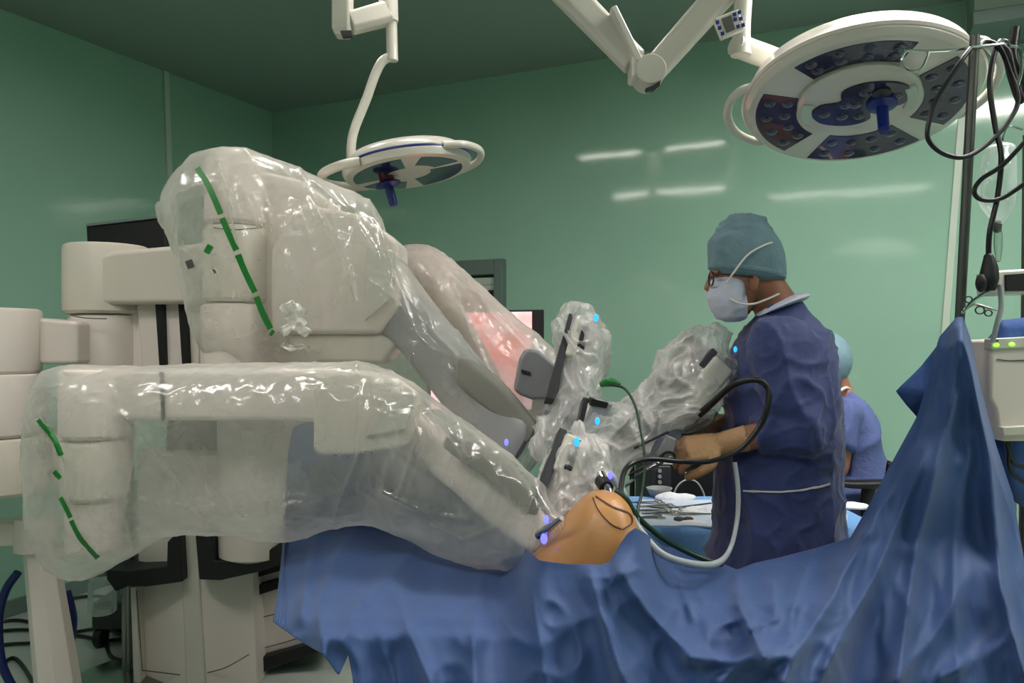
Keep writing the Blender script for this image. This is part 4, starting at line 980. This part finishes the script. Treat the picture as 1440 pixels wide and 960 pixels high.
# small lamp
L2 = thing('surgical_lamp', 'smaller round surgical lamp with a blue stripe hanging above the wrapped robot', 'surgical lamp', P(575, 235, 3.0))
c, e1, e2, n = lamp_frame(574, 243, 3.0, math.radians(15), math.radians(9))
Rr = .250
obj('housing', lathe(NB(), c, -n, [(Rr * .9, -.004), (Rr * .97, .0), (Rr * 1.0, .018), (Rr * 1.0, .03), (Rr * .97, .05), (Rr * .86, .075), (Rr * .6, .088), (.05, .092)], n=80, e1=e1), M['white'], L2)
obj('stripe', lathe(NB(), c, -n, [(Rr * 1.0, .026), (Rr * 1.012, .029), (Rr * 1.012, .034), (Rr * .99, .037)], n=80, e1=e1), M['blueh'], L2)
for a0, a1, r0, r1 in ((-15, 75, .35, .85), (95, 150, .45, .85), (165, 265, .35, .85), (285, 335, .45, .85)):
    obj('lens_panel', sector(NB(), c, e1, e2, n, Rr * r0, Rr * r1, rad(a0), rad(a1), .006, .004), M['lens'], L2, bevel=.003)
q = c - e1 * .085 - e2 * .0
obj('handle_socket', lathe(NB(), q, n, [(.03, 0), (.03, .02), (.022, .03)], n=24), mat('socket_red', (90, 20, 30), .4), L2)
obj('handle', lathe(NB(), q + n * .02, (n + e1 * .12).normalized(), [(.03, .0), (.05, .012), (.05, .018), (.018, .026), (.017, .09), (.014, .1)], n=24), M['blueh'], L2)
pts = [c + (e1 * math.cos(rad(a)) + e2 * math.sin(rad(a))) * Rr * r - n * .03 for a, r in ((-55, .98), (-40, 1.13), (-15, 1.17), (15, 1.17), (40, 1.13), (55, .98))]
obj('grab_rail', tube(pts, .014, n=14), M['white'], L2)
pts = [c + (e1 * math.cos(rad(a)) + e2 * math.sin(rad(a))) * Rr * r - n * .015 for a, r in ((135, .98), (150, 1.16), (172, 1.3), (195, 1.3), (215, 1.16), (228, .98))]
obj('grab_rail', tube(pts, .018, n=14), M['white'], L2)
obj('yoke', tube(pt([(495, 228, 3.0), (500, 236, 3.0), (512, 240, 3.0)]), [.03, .036, .03], n=16), M['white'], L2)
obj('curved_stem', tube(pt([(494, 232, 3.0), (494, 205, 3.0), (499, 180, 3.0), (515, 140, 3.0), (528, 104, 3.0), (538, 86, 3.0), (551, 79, 3.0)]), .018, n=16), M['white'], L2)
obj('swivel', cyl(P(552, 86, 3.0), P(550, 18, 3.0), .022), M['white'], L2, bevel=.004)
obj('cross_arm', sbar(P(548, 18, 3.0), P(492, 33, 2.95), .045, .04, .035, .035), M['white'], L2, bevel=.008)
obj('swivel_cap', cyl(P(547, 32, 3.0), P(546, -2, 3.0), .037), M['white'], L2, bevel=.006)
obj('arm_end', add_rings(NB(), [[P(482, y, 2.95) + V((x * k, yy * k, 0)) for x, yy in ((-.035, -.04), (.03, -.04), (.042, 0), (.03, .04), (-.035, .04))] for y, k in ((52, .75), (44, 1), (-40, 1.0))]), M['white'], L2, bevel=.008)
obj('sensor_window', prism([(478, 43), (494, 42), (495, 51), (481, 52)], 2.898, .02), M['dark'], L2, bevel=.002)
hp2 = P(482, -40, 2.95)
obj('ceiling_post', cyl(hp2, V((hp2.x, hp2.y, HC)), .04), M['white'], L2)
obj('ceiling_flange', lathe(NB(), V((hp2.x, hp2.y, HC)), V((0, 0, -1)), [(.14, 0), (.14, .03), (.05, .07)]), M['white'], L2)

# ---------------------------------------------------------------- infusion stand with hooks, cables, bags and pumps
st = thing('drip_stand', 'tall dull steel pole that carries the drape peak, hook bar at its top', 'stand', (X(1350, 1.9), 1.93, 0))
top = P(1371, 50, 1.9); bt = V((X(1338, 1.9), 1.93, .03))
ax = (top - P(1350, 442, 1.92)); btm = P(1350, 442, 1.92) - ax.normalized() * ((P(1350, 442, 1.92).z - .06) / ax.normalized().z)
obj('pole', cyl(btm, top, .0115, n=20), M['pole'], st)
for i in range(5):
    a = i * 2 * math.pi / 5 + .3; e = V((btm.x + .2 * math.cos(a), btm.y + .2 * math.sin(a), .06))
    lg = obj('leg', tube([V((btm.x, btm.y, .09)), e], .012, smooth=False), M['metal'], st)
    obj('castor', cyl(e - V((.012, 0, .03)), e + V((.012, 0, -.03)), .028), M['black'], lg)
obj('hook_bar', tube(pt([(1302, 72, 1.88), (1340, 70, 1.88), (1370, 66, 1.885), (1410, 62, 1.9)]), .0035, n=8), M['chrome'], st)
obj('hook', tube(pt([(1306, 72), (1303, 82), (1296, 96), (1285, 100), (1272, 94), (1268, 85), (1272, 74), (1280, 71), (1302, 72)], 1.88), .0032, n=8), M['chrome'], st)
obj('hook', tube(pt([(1402, 64), (1408, 56), (1416, 58), (1420, 64), (1434, 70), (1436, 100), (1431, 120)], 1.9), .004, n=8), M['chrome'], st)
cable([(1365, 68, 1.87), (1350, 88, 1.86), (1320, 135, 1.86), (1308, 165, 1.86), (1305, 195, 1.86), (1325, 215, 1.86), (1355, 221, 1.86), (1385, 205, 1.87), (1415, 175, 1.88), (1432, 140, 1.89), (1420, 100, 1.9), (1405, 66, 1.9), (1385, 58, 1.9), (1378, 66, 1.89)], .0058, 'cable', 'black power cable wound in the large loop round the steel pole')
cable([(1402, 62, 1.91), (1395, 90, 1.9), (1392, 125, 1.89), (1400, 180, 1.88), (1408, 220, 1.87), (1403, 275, 1.87), (1392, 325, 1.87), (1390, 362, 1.87)], .0062, 'cable', 'black cable hanging straight down to the plug')
cable([(1445, 195, 1.84), (1410, 232, 1.85), (1380, 252, 1.86), (1370, 270, 1.86), (1382, 281, 1.86), (1410, 278, 1.86), (1445, 255, 1.85)], .0055, 'cable', 'black cable bending in a hairpin in front of the drip bag')
cable([(1428, 40, 1.95), (1424, 80, 1.94), (1436, 110, 1.94), (1436, 140, 1.94), (1425, 110, 1.94), (1416, 75, 1.94), (1405, 64, 1.94)], .012, 'cable', 'bundle of thick black cable gathered at the top right hook')
pg = thing('power_plug', 'black moulded mains plug at the end of the hanging cable', 'plug', P(1390, 385, 1.87))
obj('plug_body', hloft([(1384, 362, 1397, 362, 1.87, .012), (1381, 376, 1402, 376, 1.87, .018), (1378, 392, 1403, 392, 1.87, .022), (1382, 402, 1400, 402, 1.87, .02)], n=24), M['black'], pg)
obj('socket_end', ball(P(1380, 398, 1.86), .013, (1, 1, 1.7)), M['black'], pg)
sp = thing('drip_stand', 'second slim steel pole at the right edge, behind the drip bag', 'stand', (X(1436, 2.25), 2.25, 0))
pz = V((X(1435, 2.25), 2.25, 0))
obj('pole', cyl(pz + V((0, 0, .05)), pz + V((.02, 0, P(0, 190, 2.25).z)), .012, n=18), M['pole'], sp)
obj('base_plate', lathe(NB(), pz, V((0, 0, 1)), [(.22, .0), (.22, .02), (.03, .06)]), M['metal'], sp)
obj('hook', tube(pt([(1438, 182), (1420, 178), (1412, 188), (1410, 198)], 2.25), .003, n=8), M['chrome'], sp)
bg = thing('drip_bag', 'clear soft drip bag hanging beside the steel pole', 'drip bag', P(1402, 260, 2.2))
obj('bag', hloft([(1385, 212, 1428, 208, 2.2, .02), (1380, 240, 1428, 240, 2.2, .035), (1378, 280, 1426, 280, 2.2, .04), (1388, 300, 1420, 300, 2.2, .025), (1396, 312, 1410, 312, 2.2, .012)], n=32), M['bag'], bg)
obj('drip_chamber', hloft([(1398, 328, 1409, 328, 2.2, .011), (1398, 345, 1409, 345, 2.2, .012), (1400, 365, 1407, 365, 2.2, .007)], n=18), M['glass'], bg)
obj('port', hloft([(1395, 314, 1409, 314, 2.2, .01), (1397, 324, 1408, 324, 2.2, .008)], n=16), M['seam'], bg)
mo = thing('infusion_pump', 'white pump with a small dark display beside the mains plug', 'pump', P(1425, 396, 2.12))
obj('casing', prism([(1402, 380), (1470, 376), (1470, 412), (1403, 415)], 2.1, .1), M['white'], mo, bevel=.008)
obj('display', prism([(1414, 386), (1460, 383), (1460, 408), (1415, 409)], 2.095, .01), M['slot'], mo, bevel=.001)
pu = thing('pump_box', 'large pale grey pump box with two green lights hanging by the drape', 'pump', P(1420, 548, 1.95))
obj('casing', prism([(1393, 478), (1470, 474), (1470, 620), (1412, 621), (1405, 612), (1400, 575), (1392, 560)], 1.93, .12), M['robot'], pu, bevel=.01)
obj('top_panel', prism([(1394, 476), (1470, 472), (1470, 488), (1393, 491)], 1.922, .03), M['white'], pu, bevel=.003)
led(1401, 485, 1.92, pu, 'green_led', .006, (1.3, .4, .8)); led(1423, 484, 1.92, pu, 'green_led', .006, (1.3, .4, .8))
obj('button', box(P(1400, 479, 1.918), (.006, .003, .002)), M['dark'], pu)
obj('tray_lip', prism([(1409, 600), (1470, 597), (1470, 612), (1411, 613)], 1.915, .03), M['white'], pu, bevel=.004)
obj('seam', tube(pt([(1402, 505), (1420, 507), (1445, 506)], 1.928), .0015, n=6), M['seam'], pu)
cable([(1406, 400, 1.88), (1408, 430, 1.88), (1402, 455, 1.88), (1396, 480, 1.9)], .006, 'tube', 'clear grey hose from the plug down to the pump box', 'hose', 'hose')
cable([(1415, 622, 1.96), (1425, 650, 1.97), (1450, 660, 1.98)], .006, 'cable', 'black cable under the pump box, upper of two')
cable([(1420, 622, 1.96), (1420, 660, 1.97), (1450, 685, 1.98)], .005, 'cable', 'black cable under the pump box, lower of two')
fo = thing('towel_clamp', 'steel ring-handled clamp pinning the drape peak to the pole', 'clamp', P(1372, 425, 1.86))
obj('jaw', tube(pt([(1353, 440), (1365, 426), (1382, 414), (1396, 408)], 1.86), [.003, .004, .004, .003], n=8), M['chrome'], fo)
obj('jaw', tube(pt([(1353, 438), (1370, 428), (1388, 432), (1402, 436)], 1.86), [.003, .003, .003, .002], n=8), M['metal'], fo)
for x, y, r_ in ((1378, 436, .011), (1362, 421, .009), (1390, 440, .009)):
    obj('finger_ring', tube([P(x, y, 1.86) + V((math.cos(a) * r_, 0, math.sin(a) * r_ * .8)) for a in [i * math.pi / 4 for i in range(9)]], .0018, n=6, k=3), M['dark'], fo)
# low trolley seen in the right corner under the pump
tr = thing('trolley', 'dark low trolley with a white top behind the drape at the right edge', 'trolley', (X(1450, 2.5), 2.5, 0))
obj('shelf', prism([(1418, 690), (1500, 690), (1500, 702), (1418, 702)], 2.4, .35), M['white'], tr, bevel=.005)
obj('cabinet', prism([(1420, 655), (1500, 655), (1500, 690), (1420, 690)], 2.42, .3), M['black'], tr, bevel=.01)
for x in (1422, 1490):
    obj('leg', cyl(P(x, 700, 2.5), V((P(x, 700, 2.5).x, 2.5, 0)), .015), M['metal'], tr)

# ---------------------------------------------------------------- wall side equipment
mn = thing('monitor', 'dark flat monitor standing up behind the robot boom at left', 'monitor', P(180, 330, 3.75))
obj('screen_case', prism([(121, 317), (233, 304), (233, 380), (124, 380)], 3.35, .05), M['black'], mn, bevel=.006)
obj('edge_frame', prism([(121, 314.5), (233, 301.5), (233, 305), (121, 318)], 3.34, .06), M['frame_g'], mn)
pz = P(180, 380, 3.4)
obj('stand_post', cyl(V((pz.x, 3.4, .02)), pz, .025), M['metal'], mn)
obj('stand_base', lathe(NB(), V((pz.x, 3.4, 0)), V((0, 0, 1)), [(.22, 0), (.22, .03), (.03, .06)]), M['metal'], mn)
# grey framed hatch in the back wall
def wall_box(pxa, pya, pxb, pyb, d0, d1):
    a = on_back(pxa, pya); b = on_back(pxb, pyb); s0_, s1_ = (a - C0).dot(EB), (b - C0).dot(EB)
    return rbox(s0_, s1_, d0, d1, b.z, a.z)
wn = tag(obj('window_1', wall_box(655, 384, 702, 470, .005, .015), M['dark']), 'dark hatch', None, kind='structure'); del wn['label']
obj('window_frame', wall_box(640, 368, 712, 386, .0, .06), M['frame_g'], wn, bevel=.006)
obj('window_frame', wall_box(700, 366, 712, 470, .0, .065), M['frame_g'], wn, bevel=.006)
obj('window_sill', wall_box(640, 468, 714, 476, .0, .08), M['frame_g'], wn, bevel=.006)
obj('blind', wall_box(656, 392, 698, 400, .02, .03), M['trim'], wn)
obj('blind', wall_box(656, 402, 698, 408, .02, .03), M['trim'], wn)
# endoscopy screen glowing pink behind the wrap
em = thing('endoscopy_monitor', 'wide screen glowing pink behind the milky wrap of the farther arm', 'monitor', P(690, 500, 3.7))
obj('bezel', prism([(600, 437), (765, 435), (765, 585), (600, 585)], 3.6, .05), M['black'], em, bevel=.004)
sm = bpy.data.materials.new('endoscope_picture'); sm.use_nodes = True
N = sm.node_tree.nodes; L = sm.node_tree.links; b_ = N['Principled BSDF']
tc = N.new('ShaderNodeTexCoord'); nz = N.new('ShaderNodeTexNoise'); nz.inputs['Scale'].default_value = 4; L.new(tc.outputs['Object'], nz.inputs[0])
rp = N.new('ShaderNodeValToRGB'); rp.color_ramp.elements[0].position = .42; rp.color_ramp.elements[0].color = lin((238, 112, 104)) + (1,)
rp.color_ramp.elements[1].position = .62; rp.color_ramp.elements[1].color = lin((250, 196, 196)) + (1,)
L.new(nz.outputs[0], rp.inputs[0]); L.new(rp.outputs[0], b_.inputs['Emission Color']); b_.inputs['Emission Strength'].default_value = 2.2; b_.inputs['Base Color'].default_value = (.02, .02, .02, 1)
obj('screen', prism([(606, 440), (748, 438), (748, 575), (606, 575)], 3.596, .004), sm, em)
pz = P(682, 585, 3.63)
obj('stand_post', cyl(V((pz.x, 3.63, .02)), pz, .03), M['metal'], em)
obj('stand_base', lathe(NB(), V((pz.x, 3.63, 0)), V((0, 0, 1)), [(.25, 0), (.25, .04), (.04, .08)]), M['dark'], em)

# ---------------------------------------------------------------- white support post, cables and bottle on the left
po = thing('support_post', 'white angular post with a round cap at the lower left edge', 'post', (X(55, 3.0), 3.05, 0))
def hexring(px0, px1, y, Y):
    a = P(px0, y, Y); b = P(px1, y, Y); cx = (a + b) / 2 + V((0, .06, 0)); r = (b - a).length / 2
    return [cx + V((math.cos(t) * r, math.sin(t) * r * .9, 0)) for t in [i * math.pi / 4 + math.pi / 8 for i in range(8)]]
obj('post', add_rings(NB(), [hexring(20, 66, 780, 2.8), hexring(36, 97, 960, 2.8), hexring(38, 110, 1055, 2.8)]), M['robot'], po, bevel=.004)
pc = P(37, 755, 2.8) + V((0, .06, 0))
obj('cap', lathe(NB(), V((pc.x, pc.y, 0)), V((0, 0, 1)), [(.055, P(0, 781, 2.8).z), (.074, P(0, 778, 2.8).z), (.074, P(0, 740, 2.8).z), (.068, P(0, 732, 2.8).z), (.055, P(0, 731, 2.8).z)]), M['robot'], po)
obj('cross_link', prism([(-60, 738), (20, 736), (20, 768), (-60, 772)], 2.83, .1), M['robot'], po, bevel=.01)
obj('foot', lathe(NB(), V((pc.x + .02, pc.y, 0)), V((0, 0, 1)), [(.2, 0), (.2, .03), (.1, .07)]), M['dark'], po)
for i, (l, lab) in enumerate(((((95, 830), (104, 870), (98, 915), (86, 950), (88, 900), (86, 850), (90, 832)), 'dark blue hose coiled behind the right side of the white post'),
               (((25, 805), (8, 830), (-2, 870), (2, 930), (20, 970)), 'dark blue hose curving left of the white post'))):
    cable([(x, y, 3.0) for x, y in l], .016 if i else .012, 'cable_b', lab, 'hose', 'hose')
def floorpt(px, py, z=.01):
    Y = (EYE - z) * F / (py - 480); return V((X(px, Y), Y, z))
fl = [([(-10, 876), (30, 872), (90, 888), (140, 884), (180, 893), (230, 905)], 'black floor cable passing right of the white post, upper'), ([(-10, 888), (40, 885), (110, 893), (150, 900), (200, 896), (240, 905)], 'black floor cable passing right of the white post, lower'),
      ([(-10, 908), (20, 905), (40, 904), (60, 902)], 'short blue-black floor cable left of the white post'), ([(150, 900), (152, 915), (160, 925), (180, 928), (220, 920)], 'black cable curling at the robot base'),
      ([(-5, 862), (40, 848), (95, 842), (130, 838), (200, 842)], 'thin dark cable along the foot of the wall'), ([(0, 935), (20, 925), (40, 948), (60, 990)], 'thick dark cable on the floor at the left edge')]
for l, lab in fl:
    tag(obj('floor_cable', tube([floorpt(x, y, .012) for x, y in l], .009, n=8), M['cable']), lab, 'cable', 'cables on the floor')
bo = thing('suction_bottle', 'clear plastic bottle hanging below the low wrap near the black collar', 'bottle', P(144, 862, 3.3))
bc = P(144, 835, 3.3)
obj('bottle', lathe(NB(), V((bc.x, bc.y, 0)), V((0, 0, 1)), [(.045, P(0, 862, 3.3).z), (.055, P(0, 859, 3.3).z), (.056, P(0, 825, 3.3).z), (.05, P(0, 812, 3.3).z), (.03, P(0, 806, 3.3).z)]), M['bag'], bo)
obj('lid', lathe(NB(), V((bc.x, bc.y, 0)), V((0, 0, 1)), [(.035, P(0, 808, 3.3).z), (.035, P(0, 800, 3.3).z), (.01, P(0, 798, 3.3).z)]), M['frame_g'], bo)
obj('hanger', tube(pt([(144, 800, 3.3), (150, 790, 3.3), (165, 808, 3.32)]), .008, n=8), M['metal'], bo)
tw = thing('equipment_trolley', 'dark low wheeled trolley on the floor behind the robot column', 'trolley', (X(178, 3.9), 3.9, 0))
obj('chassis', box((X(176, 3.9), 3.9, .16), (.1, .14, .07)), M['dark'], tw, bevel=.02)
for s in (-1, 1):
    q = V((X(176, 3.9) + s * .07, 3.8, .05)); obj('wheel', cyl(q - V((.02, 0, 0)), q + V((.02, 0, 0)), .05), M['black'], tw, bevel=.008)
    q = V((X(176, 3.9) + s * .07, 4.0, .05)); obj('wheel', cyl(q - V((.02, 0, 0)), q + V((.02, 0, 0)), .05), M['black'], tw, bevel=.008)
obj('upright', cyl((X(182, 3.9), 3.9, .2), (X(180, 3.9), 3.9, .8), .04), M['grey'], tw)
